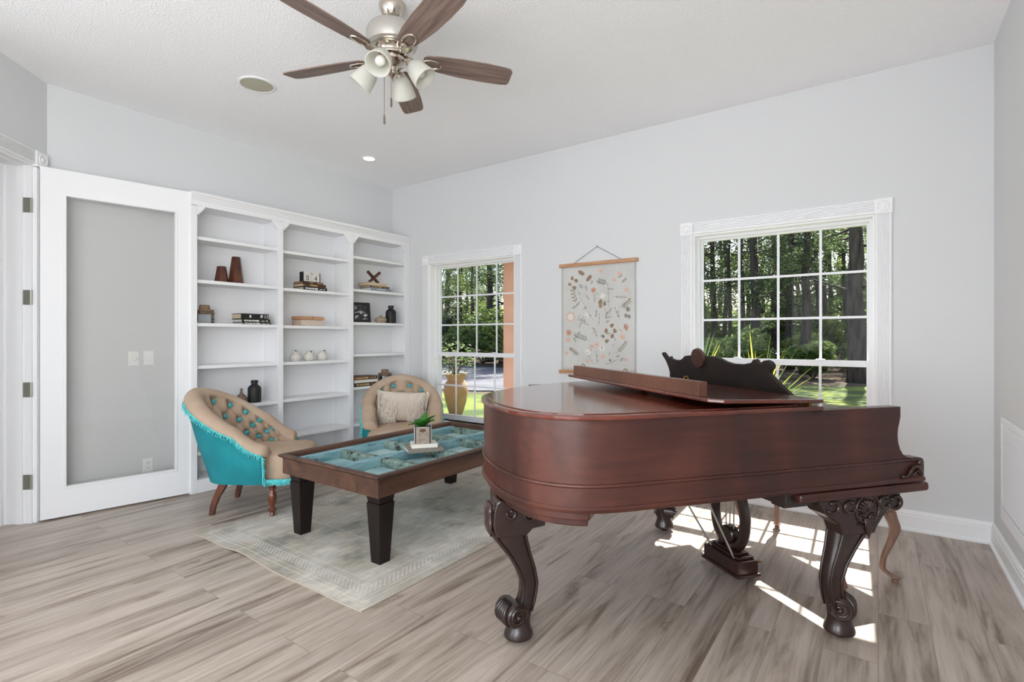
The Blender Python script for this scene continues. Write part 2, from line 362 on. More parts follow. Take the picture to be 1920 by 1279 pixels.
def rug_mat():
    m, t, p, o = new_mat('faded_rug'); N = t.nodes; L = t.links
    tc = N.new('ShaderNodeTexCoord'); sx = N.new('ShaderNodeSeparateXYZ'); L.new(tc.outputs['Object'], sx.inputs[0])
    def math(op, a, b=None, c=None):
        n = N.new('ShaderNodeMath'); n.operation = op
        for i, v in enumerate((a, b, c)):
            if v is None: continue
            if isinstance(v, (int, float)): n.inputs[i].default_value = v
            else: L.new(v, n.inputs[i])
        return n.outputs[0]
    def noise(scale, detail=5, rough=.6, vec=None):
        mp = N.new('ShaderNodeMapping'); mp.inputs['Scale'].default_value = scale; L.new(tc.outputs['Object'], mp.inputs[0])
        n = N.new('ShaderNodeTexNoise'); n.inputs['Scale'].default_value = 1; n.inputs['Detail'].default_value = detail; n.inputs['Roughness'].default_value = rough
        L.new(mp.outputs[0], n.inputs['Vector']); return n.outputs[0]
    big = noise((2.2,2.2,1), 4); 
    cr = N.new('ShaderNodeValToRGB'); e = cr.color_ramp.elements
    e[0].position = .36; e[0].color = srgb(140,138,128); e[1].position = .62; e[1].color = srgb(212,205,192)
    q = e.new(.45); q.color = srgb(182,173,158); q = e.new(.54); q.color = srgb(187,182,172)
    L.new(big, cr.inputs[0])
    wear = noise((26,6,1), 8, .7)
    c2 = N.new('ShaderNodeValToRGB'); c2.color_ramp.elements[0].position = .34; c2.color_ramp.elements[0].color = (.72,.71,.68,1); c2.color_ramp.elements[1].position = .6; c2.color_ramp.elements[1].color = (1.05,1.05,1.05,1); L.new(wear, c2.inputs[0])
    a = N.new('ShaderNodeMixRGB'); a.blend_type = 'MULTIPLY'; a.inputs[0].default_value = .8; L.new(cr.outputs[0], a.inputs[1]); L.new(c2.outputs[0], a.inputs[2])
    # distance to border -> border lines (rug half sizes .815 x 1.2)
    ax = math('ABSOLUTE', sx.outputs[0]); ay = math('ABSOLUTE', sx.outputs[1])
    dx = math('SUBTRACT', .815, ax); dy = math('SUBTRACT', 1.2, ay); dmin = math('MINIMUM', dx, dy)
    def band(c, wd): return math('LESS_THAN', math('ABSOLUTE', math('SUBTRACT', dmin, c)), wd)
    lines = math('MAXIMUM', math('MAXIMUM', band(.055,.004), band(.085,.003)), math('MAXIMUM', band(.17,.004), band(.215,.003)))
    # comb pattern inside the border
    comb = math('MULTIPLY', band(.135,.03), math('GREATER_THAN', math('SINE', math('MULTIPLY', math('ADD', sx.outputs[0], sx.outputs[1]), 210)), .1))
    # inner lattice
    lat = math('MULTIPLY', math('GREATER_THAN', dmin, .22), math('MAXIMUM', math('LESS_THAN', math('ABSOLUTE', math('SUBTRACT', math('FRACT', math('MULTIPLY', sx.outputs[0], 2.9)), .5)), .012), math('LESS_THAN', math('ABSOLUTE', math('SUBTRACT', math('FRACT', math('MULTIPLY', sx.outputs[1], 2.4)), .5)), .010)))
    fine = math('MULTIPLY', math('GREATER_THAN', math('SINE', math('MULTIPLY', math('SUBTRACT', sx.outputs[0], sx.outputs[1]), 380)), .35), math('GREATER_THAN', noise((5,5,1), 3), .5))
    allp = math('MAXIMUM', math('MULTIPLY', math('MAXIMUM', math('MAXIMUM', lines, comb), lat), noise((9,9,1), 4)), math('MULTIPLY', fine, .22))
    b = N.new('ShaderNodeMixRGB'); L.new(allp, b.inputs[0]); L.new(a.outputs[0], b.inputs[1]); b.inputs[2].default_value = srgb(214,211,204)
    stain = noise((3.3,2.1,1), 6, .65); cs = N.new('ShaderNodeValToRGB'); cs.color_ramp.elements[0].position = .62; cs.color_ramp.elements[0].color = (0,0,0,1); cs.color_ramp.elements[1].position = .76; cs.color_ramp.elements[1].color = (.8,.8,.8,1); L.new(stain, cs.inputs[0])
    s = N.new('ShaderNodeMixRGB'); L.new(cs.outputs[0], s.inputs[0]); L.new(b.outputs[0], s.inputs[1]); s.inputs[2].default_value = srgb(136,122,98)
    L.new(s.outputs[0], p.inputs['Base Color']); p.inputs['Roughness'].default_value = .95; p.inputs['Specular IOR Level'].default_value = .2
    try: p.inputs['Sheen Weight'].default_value = .1
    except Exception: pass
    bp = N.new('ShaderNodeBump'); bp.inputs['Strength'].default_value = .35; bp.inputs['Distance'].default_value = .004; L.new(wear, bp.inputs['Height']); L.new(bp.outputs[0], p.inputs['Normal'])
    return m
M['rug'] = rug_mat()

# ================================================================== THE ROOM
XL, XR, YW, ZC = -4.785, 0.575, 4.265, 3.05
YB = -2.25
WT = .20                                    # wall thickness
W1 = (-4.165, -2.985); W2 = (-1.223, -0.02); WZ = (.34, 2.09)

f = MB(); f.box(-8.2, XR+.1, YB-.1, YW+.02, -.12, 0); struct(f.build('floor', M['floor']))
f = MB(); f.box(-8.2, XR+.2, YB-.1, YW+WT, ZC, ZC+.15); struct(f.build('ceiling', M['ceiling']))
# window wall with its two openings
f = MB()
xs = [XL-.3, W1[0], W1[1], W2[0], W2[1], XR+.2]
for i in range(5):
    if i in (1, 3):
        f.box(xs[i], xs[i+1], YW, YW+WT, 0, WZ[0]); f.box(xs[i], xs[i+1], YW, YW+WT, WZ[1], ZC)
    else: f.box(xs[i], xs[i+1], YW, YW+WT, 0, ZC)
struct(f.build('wall_front', M['wall']))
f = MB(); f.box(XR, XR+.15, -.35, YW, 0, ZC); f.box(XR, XR+.15, YB-.1, -2.0, 0, ZC); f.box(XR, XR+.15, -2.0, -.35, 0, .45); f.box(XR, XR+.15, -2.0, -.35, 2.45, ZC); struct(f.build('wall_right', M['wall']))
f = MB(); f.box(XL-.15, XL, 1.083, YW, 0, ZC); struct(f.build('wall_left', M['wall']))
# angled wall with the doorway; local frame: t along the wall from the corner, n into the wall
A = Matrix.Translation((XL, 1.083, 0)) @ Matrix.Rotation(radians(-45), 4, 'Z')     # +x along the wall, -y behind it... n = +y into room
f = MB(); JT = .15
f.box(-.06, .133, -JT, 0, 0, ZC, A); f.box(.133, 1.063, -JT, 0, 2.44, ZC, A); f.box(1.063, 1.30, -JT, 0, 0, ZC, A)
struct(f.build('wall_angled', M['wall']))
c1 = A @ Vector((1.30, 0, 0))
f = MB(); f.box(c1.x-.15, c1.x, YB, c1.y+.02, 0, ZC); struct(f.build('wall_side', M['wall']))
# back wall with two openings added for the fill lamps (behind the camera)
f = MB()
bx = [-3.9, -3.75, -1.75, -1.4, .3, XR+.1]
for i in range(5):
    if i in (1, 3): f.box(bx[i], bx[i+1], YB-.15, YB, 0, .45); f.box(bx[i], bx[i+1], YB-.15, YB, 2.45, ZC)
    else: f.box(bx[i], bx[i+1], YB-.15, YB, 0, ZC)
struct(f.build('wall_back', M['wall']))
# hall beyond the doorway
f = MB(); f.box(-7.5, -7.38, YB, YW, 0, ZC); struct(f.build('wall_hall', M['wall_hall']))
f = MB(); f.box(-7.5, XL-.3, YW-.05, YW+.1, 0, ZC); struct(f.build('wall_hall_end', M['wall_hall']))
f = MB(); f.box(-7.5, -7.45, YB-.15, YB, 0, ZC); f.box(-6.4, -3.9, YB-.15, YB, 0, ZC); f.box(-7.45, -6.4, YB-.15, YB, 0, .5); f.box(-7.45, -6.4, YB-.15, YB, 2.5, ZC)
struct(f.build('wall_hall_back', M['wall_hall']))

def baseboard(name, p0, p1, nrm):
    """profiled baseboard from p0 to p1, nrm = direction into the room"""
    p0 = Vector((p0[0], p0[1], 0)); p1 = Vector((p1[0], p1[1], 0)); n = Vector((nrm[0], nrm[1], 0)).normalized()
    prof = [(0,0),(.028,0),(.028,.012),(.016,.022),(.016,.095),(.013,.10),(.013,.112),(.006,.13),(0,.132)]
    mb = MB(); mb.rings([[p + n*a + Vector((0,0,b)) for a, b in prof] for p in (p0, p1)])
    return struct(mb.build(name, M['trim']))
baseboard('baseboard_front', (-4.44, YW), (XR, YW), (0,-1))
baseboard('baseboard_right', (XR, YW), (XR, YB), (-1,0))
baseboard('baseboard_left', (XL, 1.12), (XL, 1.893), (1,0))
baseboard('baseboard_hall', (-7.38, YB), (-7.38, YW-.05), (1,0))

# ------------------------------------------------------------------ fluted casing used by windows and doorway
def flute_profile(w, d=.022, n=6):
    """cross-section polygon (across, out) of a fluted casing of width w"""
    pts = [(0,0),(0,d*.7),(.006,d)]
    a0, a1 = .012, w-.012; st = (a1-a0)/n
    for i in range(n):
        x = a0+i*st
        pts += [(x+.1*st, d),(x+.28*st, d-.011),(x+.72*st, d-.011),(x+.9*st, d)]
    pts += [(w-.006,d),(w,d*.7),(w,0)]
    return pts
def rosette(mb, cx, cz, s, M4=None, d=.026):
    mb.box(cx-s/2, cx+s/2, -d, 0, cz-s/2, cz+s/2, M4)
    Q = Matrix.Translation((cx, -d, cz)) @ Matrix.Rotation(pi/2, 4, 'X')
    if M4 is not None: Q = M4 @ Q
    mb.lathe([(.036,0),(.036,.004),(.031,.006),(.027,.001),(.020,.001),(.017,.005),(.010,.007),(.0,.008)], 24, Q)

def make_window(name, x0, x1, wide=.095):
    z0, z1 = WZ
    # casing (structure root): mounted on the wall face, drawn toward -y
    base = Matrix.Translation((0, YW, 0))
    root = thing(name, None, None, ((x0+x1)/2, YW, z0)); del_keys = None
    root['kind'] = 'structure'
    inv = Matrix.Translation((-(x0+x1)/2, -YW, -z0))
    f = MB(); prof = flute_profile(wide)
    for sx in (x0-wide, x1):
        f.rings([[base @ Vector((sx+a, -b, z)) for a, b in prof] for z in (z0-.02, z1)])
    f.rings([[base @ Vector((x, -b, z1+a)) for a, b in prof] for x in (x0, x1)])
    f.rings([[base @ Vector((x, -b, z0-.14+a*.8)) for a, b in flute_profile(.1, .016, 1)] for x in (x0-.08, x1+.08)])
    rosette(f, x0-wide/2, z1+wide/2, wide+.004, base); rosette(f, x1+wide/2, z1+wide/2, wide+.004, base)
    f.build('window_casing', M['trim'], root, xf=inv)
    f = MB(); f.box(x0-.115, x1+.115, YW-.05, YW+.09, z0-.025, z0); f.build('window_stool', M['trim'], root, bevel=.006, xf=inv)
    # jamb liner
    f = MB(); J = .012
    f.box(x0, x0+J, YW, YW+.12, z0, z1); f.box(x1-J, x1, YW, YW+.12, z0, z1); f.box(x0+J, x1-J, YW, YW+.12, z1-J, z1)
    f.build('jamb_liner', M['trim'], root, xf=inv)
    # vinyl frame
    fx0, fx1, fz0, fz1 = x0+J, x1-J, z0, z1-J
    f = MB(); F = .020; y0, y1 = YW+.07, YW+.16
    f.box(fx0, fx0+F, y0, y1, fz0, fz1); f.box(fx1-F, fx1, y0, y1, fz0, fz1); f.box(fx0+F, fx1-F, y0, y1, fz1-F, fz1); f.box(fx0+F, fx1-F, y0, y1, fz0, fz0+F)
    f.build('window_frame', M['vinyl'], root, xf=inv)
    gx0, gx1 = fx0+F, fx1-F; zm = 1.068
    def sash(nm, zz0, zz1, yc, cols, rows, rail_b, rail_t, st=.014):
        f = MB(); y0, y1 = yc-.016, yc+.016
        f.box(gx0, gx0+st, y0, y1, zz0, zz1); f.box(gx1-st, gx1, y0, y1, zz0, zz1)
        f.box(gx0+st, gx1-st, y0, y1, zz0, zz0+rail_b); f.box(gx0+st, gx1-st, y0, y1, zz1-rail_t, zz1)
        s = f.build(nm, M['vinyl'], root, bevel=.002, xf=inv)
        ax0, ax1, az0, az1 = gx0+st, gx1-st, zz0+rail_b, zz1-rail_t
        g = MB(); g.box(ax0-.004, ax1+.004, yc-.002, yc+.002, az0-.004, az1+.004); g.build('pane', M['glass'], s, xf=inv)
        m = MB(); h = .0085
        for i in range(1, cols): x = ax0+(ax1-ax0)*i/cols; m.box(x-h, x+h, yc-.009, yc-.003, az0, az1)
        for i in range(1, rows): z = az0+(az1-az0)*i/rows; m.box(ax0, ax1, yc-.0095, yc-.0025, z-h, z+h)
        m.build('muntin_grid', M['vinyl'], s, xf=inv)
    sash('upper_sash', zm-.016, fz1-F, YW+.125, 4, 3, .03, .014)
    sash('lower_sash', fz0+F, zm+.026, YW+.092, 4, 2, .04, .042)
    f = MB(); xm = (gx0+gx1)/2
    for dx in (-.28, .28): f.box(xm+dx-.03, xm+dx+.03, YW+.066, YW+.09, zm+.024, zm+.036)
    f.build('sash_lock', M['vinyl'], root, bevel=.003, xf=inv)
    # exterior sill
    f = MB(); f.box(x0, x1, YW+.16, YW+.27, z0-.06, z0-.01); f.build('window_sill', M['stone'], root, xf=inv)
    return root
make_window('window_1', *W1)
make_window('window_2', *W2)
def added_window(name, x0, x1, z0, z1, y):  # unseen window, added to hold a fill lamp
    root = thing(name, None, None, ((x0+x1)/2, y, z0)); root['kind'] = 'structure'; inv = Matrix.Translation((-(x0+x1)/2, -y, -z0))
    f = MB(); h = .03
    f.box(x0, x0+h, y-.1, y-.05, z0, z1); f.box(x1-h, x1, y-.1, y-.05, z0, z1); f.box(x0+h, x1-h, y-.1, y-.05, z1-h, z1); f.box(x0+h, x1-h, y-.1, y-.05, z0, z0+h)
    xm = (x0+x1)/2; f.box(xm-.02, xm+.02, y-.095, y-.055, z0+h, z1-h)
    f.build('window_frame', M['vinyl'], root, xf=inv)
    f = MB(); c = .09
    f.box(x0-c, x0, y, y+.02, z0-c, z1+c); f.box(x1, x1+c, y, y+.02, z0-c, z1+c); f.box(x0, x1, y, y+.02, z1, z1+c); f.box(x0, x1, y, y+.02, z0-c, z0)
    f.build('window_casing', M['trim'], root, xf=inv)
added_window('window_added_3', bx[1], bx[2], .45, 2.45, YB)
added_window('window_added_4', bx[3], bx[4], .45, 2.45, YB)
wr = thing('window_added_6', None, None, (XR, -1.175, .45)); wr['kind'] = 'structure'; iv = Matrix.Translation((-XR, 1.175, -.45))  # unseen side window, added around its fill lamp
f = MB(); f.box(XR+.05, XR+.09, -2.0, -1.97, .45, 2.45); f.box(XR+.05, XR+.09, -.38, -.35, .45, 2.45); f.box(XR+.05, XR+.09, -1.97, -.38, 2.42, 2.45); f.box(XR+.05, XR+.09, -1.97, -.38, .45, .48); f.box(XR+.05, XR+.09, -1.19, -1.16, .48, 2.42); f.build('window_frame', M['vinyl'], wr, xf=iv)
f = MB(); c = .09
f.box(XR-.02, XR, -2.0-c, -2.0, .45-c, 2.45+c); f.box(XR-.02, XR, -.35, -.35+c, .45-c, 2.45+c); f.box(XR-.02, XR, -2.0, -.35, 2.45, 2.45+c); f.box(XR-.02, XR, -2.0, -.35, .45-c, .45); f.build('window_casing', M['trim'], wr, xf=iv)
added_window('window_added_5', -7.45, -6.4, .5, 2.5, YB)  # out of view, added for the hall fill lamp

# ------------------------------------------------------------------ doorway casing, jamb
f = MB(); prof = flute_profile(.105, .02, 6)
f.rings([[A @ Vector((.028+a, b, z)) for a, b in prof] for z in (.0, 2.42)])
f.rings([[A @ Vector((t, b, 2.44+a*.9)) for a, b in prof] for t in (.133, 1.063)])
f.rings([[A @ Vector((1.063+a, b, z)) for a, b in prof] for z in (.0, 2.42)])
for cx in (.0805, 1.1155):
    f.box(cx-.054, cx+.054, 0, .026, 2.425, 2.533, A)
    Q = A @ Matrix.Translation((cx, .026, 2.479)) @ Matrix.Rotation(-pi/2, 4, 'X')
    f.lathe([(.040,0),(.040,.004),(.034,.006),(.029,.001),(.021,.001),(.018,.005),(.010,.007),(0,.008)], 24, Q)
struct(f.build('trim_doorway', M['trim']))
f = MB()
f.box(.133, .148, -JT-.012, .0, 0, 2.425, A); f.box(1.048, 1.063, -JT-.012, 0, 0, 2.425, A); f.box(.133, 1.063, -JT-.012, 0, 2.425, 2.44, A)
f.box(.148, .158, -.085, -.048, 0, 2.415, A); f.box(1.038, 1.048, -.085, -.048, 0, 2.415, A); f.box(.148, 1.048, -.085, -.048, 2.415, 2.425, A)
f.box(.10, .166, -JT-.032, -JT-.012, 0, 2.50, A); f.box(.095, .17, -JT-.036, -JT-.012, 0, .2, A)
struct(f.build('trim_jamb', M['trim'], bevel=.002))

# ------------------------------------------------------------------ the open glass door
hx, hy = -4.672, 1.02
dang = atan2(1.945-1.02, -4.517+4.672)
D = thing('door_1', None, None, (hx, hy, .012), dang); D['kind'] = 'structure'
DW, DH, DTk = .925, 2.415, .040        # local +x along the door, -y the room face
f = MB(); y0, y1 = -DTk/2, DTk/2
gx0, gx1, gz0, gz1 = .125, .80, .195, 2.245
f.box(0, gx0, y0, y1, 0, DH); f.box(gx1, DW, y0, y1, 0, DH); f.box(gx0, gx1, y0, y1, 0, gz0); f.box(gx0, gx1, y0, y1, gz1, DH)
f.build('door_frame', M['trim'], D)
f = MB(); s = .012
for yy in (y0-.004, y1-.008):
    f.box(gx0-.004, gx0+s, yy, yy+.012, gz0, gz1); f.box(gx1-s, gx1+.004, yy, yy+.012, gz0, gz1); f.box(gx0, gx1, yy, yy+.012, gz0-.004, gz0+s); f.box(gx0, gx1, yy, yy+.012, gz1-s, gz1+.004)
f.build('glazing_bead', M['trim'], D, bevel=.003)
f = MB(); f.box(gx0, gx1, -.003, .003, gz0, gz1); f.build('pane', M['door_glass'], D)
for z in (.28, .905, 1.53, 2.155):
    f = MB(); f.box(-.002, .002, -.048, -.006, -.05, .05); f.tube([(-.0, .0, -.05), (0, .0, .05)], .006, 8)
    for zz, yy in ((-.03,-.03),(.0,-.038),(.03,-.03)): f.box(-.0028, .0026, yy-.003, yy+.003, zz-.003, zz+.003)
    h = f.build('hinge', M['hinge']); mm = A @ Matrix.Translation((.149, .0, z))
    h.matrix_world = mm; h.parent = D; h.matrix_parent_inverse = (Matrix.Translation((hx, hy, .012)) @ Matrix.Rotation(dang, 4, 'Z')).inverted()

# ------------------------------------------------------------------ switches, outlets behind the door
def plate(name, label, cat, loc, rz, kind):
    o = thing(name, label, cat, loc, rz)
    f = MB(); f.box(-.036, .036, -.006, 0, -.058, .058); f.build('cover_plate', M['outlet'], o, bevel=.003)
    if kind == 'rocker': f = MB(); f.box(-.016, .016, -.010, -.006, -.033, .033); f.build('rocker', M['trim'], o, bevel=.002)
    if kind == 'knob': f = MB(); f.lathe([(.017,0),(.016,.014),(.013,.018),(0,.019)], 20, T(0,-.006,0,rx=pi/2)); f.build('knob', M['outlet'], o, smooth='auto')
    if kind == 'outlet':
        for z in (-.02, .02):
            f = MB(); f.lathe([(.017,0),(.017,.003),(0,.003)], 20, T(0,-.006,z,rx=pi/2)); s_ = f.build('socket', M['trim'], o)
            f = MB(); f.box(-.007,-.005,-.0102,-.009,z-.002,z+.007); f.box(.005,.007,-.0102,-.009,z-.002,z+.007); f.box(-.002,.002,-.0102,-.009,z-.01,z-.006); f.build('slot', M['slot'], s_)
    return o
plate('light_dimmer', 'white dimmer plate with round knob on the wall behind the glass door', 'switch', (XL, 1.603, 1.093), pi/2, 'knob')
plate('light_switch', 'white rocker switch plate beside the dimmer, behind the glass door', 'switch', (XL, 1.706, 1.095), pi/2, 'rocker')
plate('wall_outlet', 'white power outlet low on the wall behind the glass door', 'outlet', (XL, 1.70, .235), pi/2, 'outlet')
plate('wall_outlet', 'white outlet plate low on the window wall beneath the piano keyboard end', 'outlet', (.055, YW, .29), 0, 'outlet')

# ------------------------------------------------------------------ return air grille
g = thing('air_vent', 'white louvred return air grille low on the right wall', 'vent', (XR, 3.64, .525), -pi/2)
# local: x across the grille, -y out of the wall
f = MB(); W_, H_ = .335, .285
f.box(-W_, W_, -.012, 0, H_-.03, H_); f.box(-W_, W_, -.012, 0, -H_, -H_+.075); f.box(-W_, -W_+.035, -.012, 0, -H_+.075, H_-.03); f.box(W_-.035, W_, -.012, 0, -H_+.075, H_-.03)
f.build('vent_frame', M['trim'], g, bevel=.003)
f = MB(); n = 34; zz0, zz1 = -H_+.08, H_-.035
for i in range(n):
    z = zz0+(zz1-zz0)*(i+.5)/n
    f.prism([(-.011, z-.006), (-.010, z-.008), (-.001, z+.004), (-.002, z+.006)], -W_+.036, W_-.036, 'x')
f.build('louvres', M['trim'], g)
f = MB(); f.box(-W_+.03, W_-.03, -.0012, -.0002, -H_+.07, H_-.025); f.build('backing', M['slot'], g)

# ------------------------------------------------------------------ ceiling speaker and recessed lamp
s = thing('ceiling_speaker', 'round beige ceiling speaker grille left of the fan', 'speaker', (-3.588, 1.945, ZC))
f = MB(); f.lathe([(.122,0),(.122,-.004),(.116,-.008),(.108,-.008),(.106,-.004)], 40); f.build('speaker_rim', M['trim'], s, smooth='auto')
f = MB(); f.lathe([(.107,-.001),(.107,-.005),(.06,-.0075),(0,-.008)], 40); f.build('speaker_grille', pm('speaker_cloth', srgb(184,180,160), .9, bump=.3, bscale=900), s, smooth='auto')
s = thing('recessed_light', 'small round recessed ceiling light glowing near the corner', 'ceiling light', (-4.151, 3.392, ZC))
f = MB(); f.lathe([(.075,0),(.075,-.004),(.068,-.008),(.056,-.006),(.054,-.002)], 32); f.build('trim_ring', M['trim'], s, smooth='auto')
f = MB(); f.lathe([(.055,-.001),(.055,-.004),(0,-.0045)], 32); f.build('lens', M['lamp_on'], s)
ld = bpy.data.lights.new('recessed_spot', 'SPOT'); ld.energy = 8; ld.spot_size = radians(110); ld.spot_blend = .6; ld.shadow_soft_size = .05; ld.color = (1,.95,.88)
lo_ = bpy.data.objects.new('recessed_spot', ld); C.objects.link(lo_); lo_.location = (-4.151, 3.392, ZC-.012)

#@@FURNITURE
# ================================================================== GRAND PIANO
# local x runs from the tail towards the keyboard, local y from the bass to the treble side
P = thing('grand_piano', 'antique mahogany grand piano with carved cabriole legs, its long side to the camera', 'piano', (-.1008, 2.502, 0), radians(51.5))
tail = [(-.9,0),(-1.05,.003),(-1.17,.03),(-1.27,.10),(-1.335,.20),(-1.372,.34),(-1.38,.5),(-1.362,.66),(-1.305,.81),(-1.15,1.01),(-.95,1.165),(-.70,1.30),(-.46,1.385),(-.2,1.418),(.0,1.42)]
tc = [(p.x, p.y) for p in [Vector((a, b, 0)) for a, b in tail]]
tailc = [(v.x, v.y) for v in catmull([(a, b, 0) for a, b in tail], 6)]
def offset(path, d):
    out = []
    for i, p in enumerate(path):
        a = Vector(path[max(i-1, 0)]); b = Vector(path[min(i+1, len(path)-1)]); t = (b-a).normalized()
        out.append((p[0]+t.y*d, p[1]-t.x*d)) 
    return out
# path runs bass -> tail -> treble ; outward is to the left of travel = (+?)
def outw(path, d):
    o = offset(path, d); 
    return o
test = outw([(0,0),(-1,0)], .1)[0]
SG = 1 if test[1] < 0 else -1
def ring_band(mb, path, prof):
    """sweep profile [(outward, z)] along an open path, capped"""
    rr = []
    cols = [outw(path, SG*a) for a, z in prof]
    for i in range(len(path)): rr.append([(cols[k][i][0], cols[k][i][1], prof[k][1]) for k in range(len(prof))])
    mb.rings(rr)
full = [(.415,0),(.2,0),(-.1,0),(-.4,0),(-.7,0)] + tailc + [(.2,1.42),(.415,1.42)]
# cheeks (solid ends with the swan-neck profile) and rim
cheek = [(-.9,.655),(.41,.655),(.418,.665),(.418,.725),(.412,.738),(.398,.745),(.345,.747),(.318,.752),(.298,.765),(.283,.785),(.272,.815),(.2685,.845),(.271,.875),(.280,.905),(.284,.925),(.284,.966),(-.9,.966)]
f = MB()
f.prism([(a, b) for a, b in cheek], 0, .05, 'y')
f.prism([(a, b) for a, b in cheek], 1.37, 1.42, 'y')
ring_band(f, tailc, [(0,.655),(0,.966),(-.05,.966),(-.05,.655)])
rim = f.build('rim', M['rim'], P, smooth='auto')
# two bead mouldings that run right round the case
f = MB()
bead = lambda z, r: [(0,z-r),(r*.55,z-r*.75),(r,z),(r*.55,z+r*.75),(0,z+r)]
ring_band(f, [(.40,0)]+full[1:-1]+[(.40,1.42)], bead(.737,.0075)); f.build('upper_moulding', M['rim'], P, smooth=True)
f = MB(); ring_band(f, [(.415,0)]+full[1:], [(-.01,.642),(.004,.644),(.009,.651),(.009,.658),(.003,.664),(0,.664)]); f.build('lower_moulding', M['rim'], P, smooth='auto')
f = MB()
f.tube([(.300,-.003,.668),(.318,-.006,.672),(.330,-.008,.690),(.345,-.009,.708),(.366,-.009,.712),(.385,-.008,.700),(.396,-.006,.680),(.402,-.004,.668)], [.004,.006,.007,.008,.008,.007,.006,.004], 7)
f.tube([(.345,-.006,.668),(.358,-.008,.686),(.374,-.008,.694),(.388,-.006,.672)], [.003,.005,.005,.003], 6)
f.ball((.384,-.006,.724), .0115); f.ball((.296,-.004,.671), .009)
f.build('corner_carving', M['carved'], P, smooth=True)
# soundboard / bottom and tail skirt
inner = outw(full, SG*-.04)
f = MB(); f.prism([(a, b) for a, b in inner], .645, .665, 'z'); f.build('underside_frame', M['lyrewood'], P)
sk = [p for p in tailc if p[0] < -1.12 and p[1] < 1.15]
f = MB(); q0 = outw(sk, SG*-.012); q1 = outw(sk, SG*-.035)
f.prism(q0+[(-1.05, .9), (-1.05, .12)], .612, .646, 'z'); f.prism(q1+[(-1.10, .8), (-1.10, .17)], .585, .612, 'z')
f.box(-1.16, -.98, .12, .22, .605, .645); f.box(-1.1, -.3, .35, .45, .59, .645); f.box(-1.1, .0, .95, 1.05, .59, .645)
f.build('tail_block', M['rim'], P, bevel=.006)
# key bed
f = MB(); f.box(-.249, .436, -.012, 1.432, .602, .640); f.build('key_bed', M['rim'], P, bevel=.012, seg=3)
f = MB(); f.box(-.29, -.249, .02, 1.40, .585, .64); f.box(-.27, .3, .05, .12, .570, .602); f.box(-.27, .3, 1.30, 1.37, .570, .602); f.build('key_bed_cleat', M['carved'], P, bevel=.004)
# lid
lidp = outw(tailc, SG*.012)
near = [(-.1,-.012),(-.5,-.012)] + lidp[1:]
far = [(-.1, 1.432)]
lidpoly = [(-.1,-.012),(-.5,-.012)] + [p for p in lidp] + ([(-.1,1.432)] if lidp[-1][0] > -.1 else [])
lidpoly = [(-.133,-.012),(-.5,-.012)] + [p for p in lidp if p[0] <= -.133] + [(-.133,1.431)]
f = MB(); f.prism(lidpoly, .967, .985, 'z'); lid = f.build('lid', M['lidwood'], P, bevel=.006, seg=3)
lp2 = outw(tailc, SG*-.022)
inpoly = [(-.19,.03),(-.5,.022)] + [p for p in lp2 if p[0] <= -.195] + [(-.19,1.39)]
f = MB(); f.prism(inpoly, .984, .9885, 'z'); f.build('lid_panel', M['lidwood'], lid, bevel=.0015)
# folded front flap of the lid, resting on top
FT = Matrix.Translation((-.135, 0, .996)) @ Matrix.Rotation(radians(1.7), 4, 'Y')
f = MB(); f.prism([(0,-.012),(-.465,-.012),(-.51,.03),(-.51,1.40),(-.465,1.432),(0,1.432)], 0, .016, 'z', FT)
flap = f.build('lid_flap', M['lidwood'], P, bevel=.005, seg=3)
f = MB(); f.box(-.500, -.460, .10, 1.34, .016, .074, FT); f.build('batten', M['battenwood'], flap, bevel=.002)
for y in (.21, .72, 1.24):
    f = MB(); f.tube([FT @ Vector((-.480 + .010*cos(a), y, .078+.010*sin(a))) for a in [2*pi*i/14 for i in range(14)]], .0022, 6, closed=True)
    f.build('screw_eye', M['brass'], flap)
f = MB(); f.tube([(-.17,-.013,.957),(-.12,-.0135,.957)], .003, 6); f.tube([(-.125,-.014,.957),(-.118,-.016,.952),(-.12,-.016,.945)], .0022, 6); f.build('lid_hook', M['slot'], P)
for y in (.08, .7, 1.34):
    f = MB(); f.box(-.144, -.129, y-.03, y+.03, .975, 1.004); f.build('hinge', M['brass'], P)
# action well: music shelf, fallboard, keys
f = MB(); f.box(-.30, .10, .05, 1.37, .945, .962); f.build('music_shelf', M['lidwood'], P, bevel=.002)
f = MB(); f.box(.10, .12, .05, 1.37, .735, .955); f.build('fallboard', M['rim'], P, bevel=.004)
f = MB(); f.box(.365, .395, .05, 1.37, .64, .715); f.box(.12, .365, .05, .105, .64, .735); f.box(.12, .365, 1.315, 1.37, .64, .735); f.box(-.09, .12, .05, 1.37, .66, .70); f.build('key_slip', M['rim'], P, bevel=.004)
f = MB(); nk = 52; kw = 1.206/nk
for i in range(nk): f.box(.12, .364, .107+i*kw, .107+(i+1)*kw-.0012, .69, .722)
ko = f.build('white_keys', M['keys'], P); ko['kind'] = 'stuff'
f = MB()
for i in range(nk-1):
    if i % 7 in (0, 2, 3, 5, 6): f.frustum(.19, .107+(i+1)*kw-.0006, .722, .734, .07, .0065, .068, .005)
ko = f.build('black_keys', M['black_gloss'], P); ko['kind'] = 'stuff'
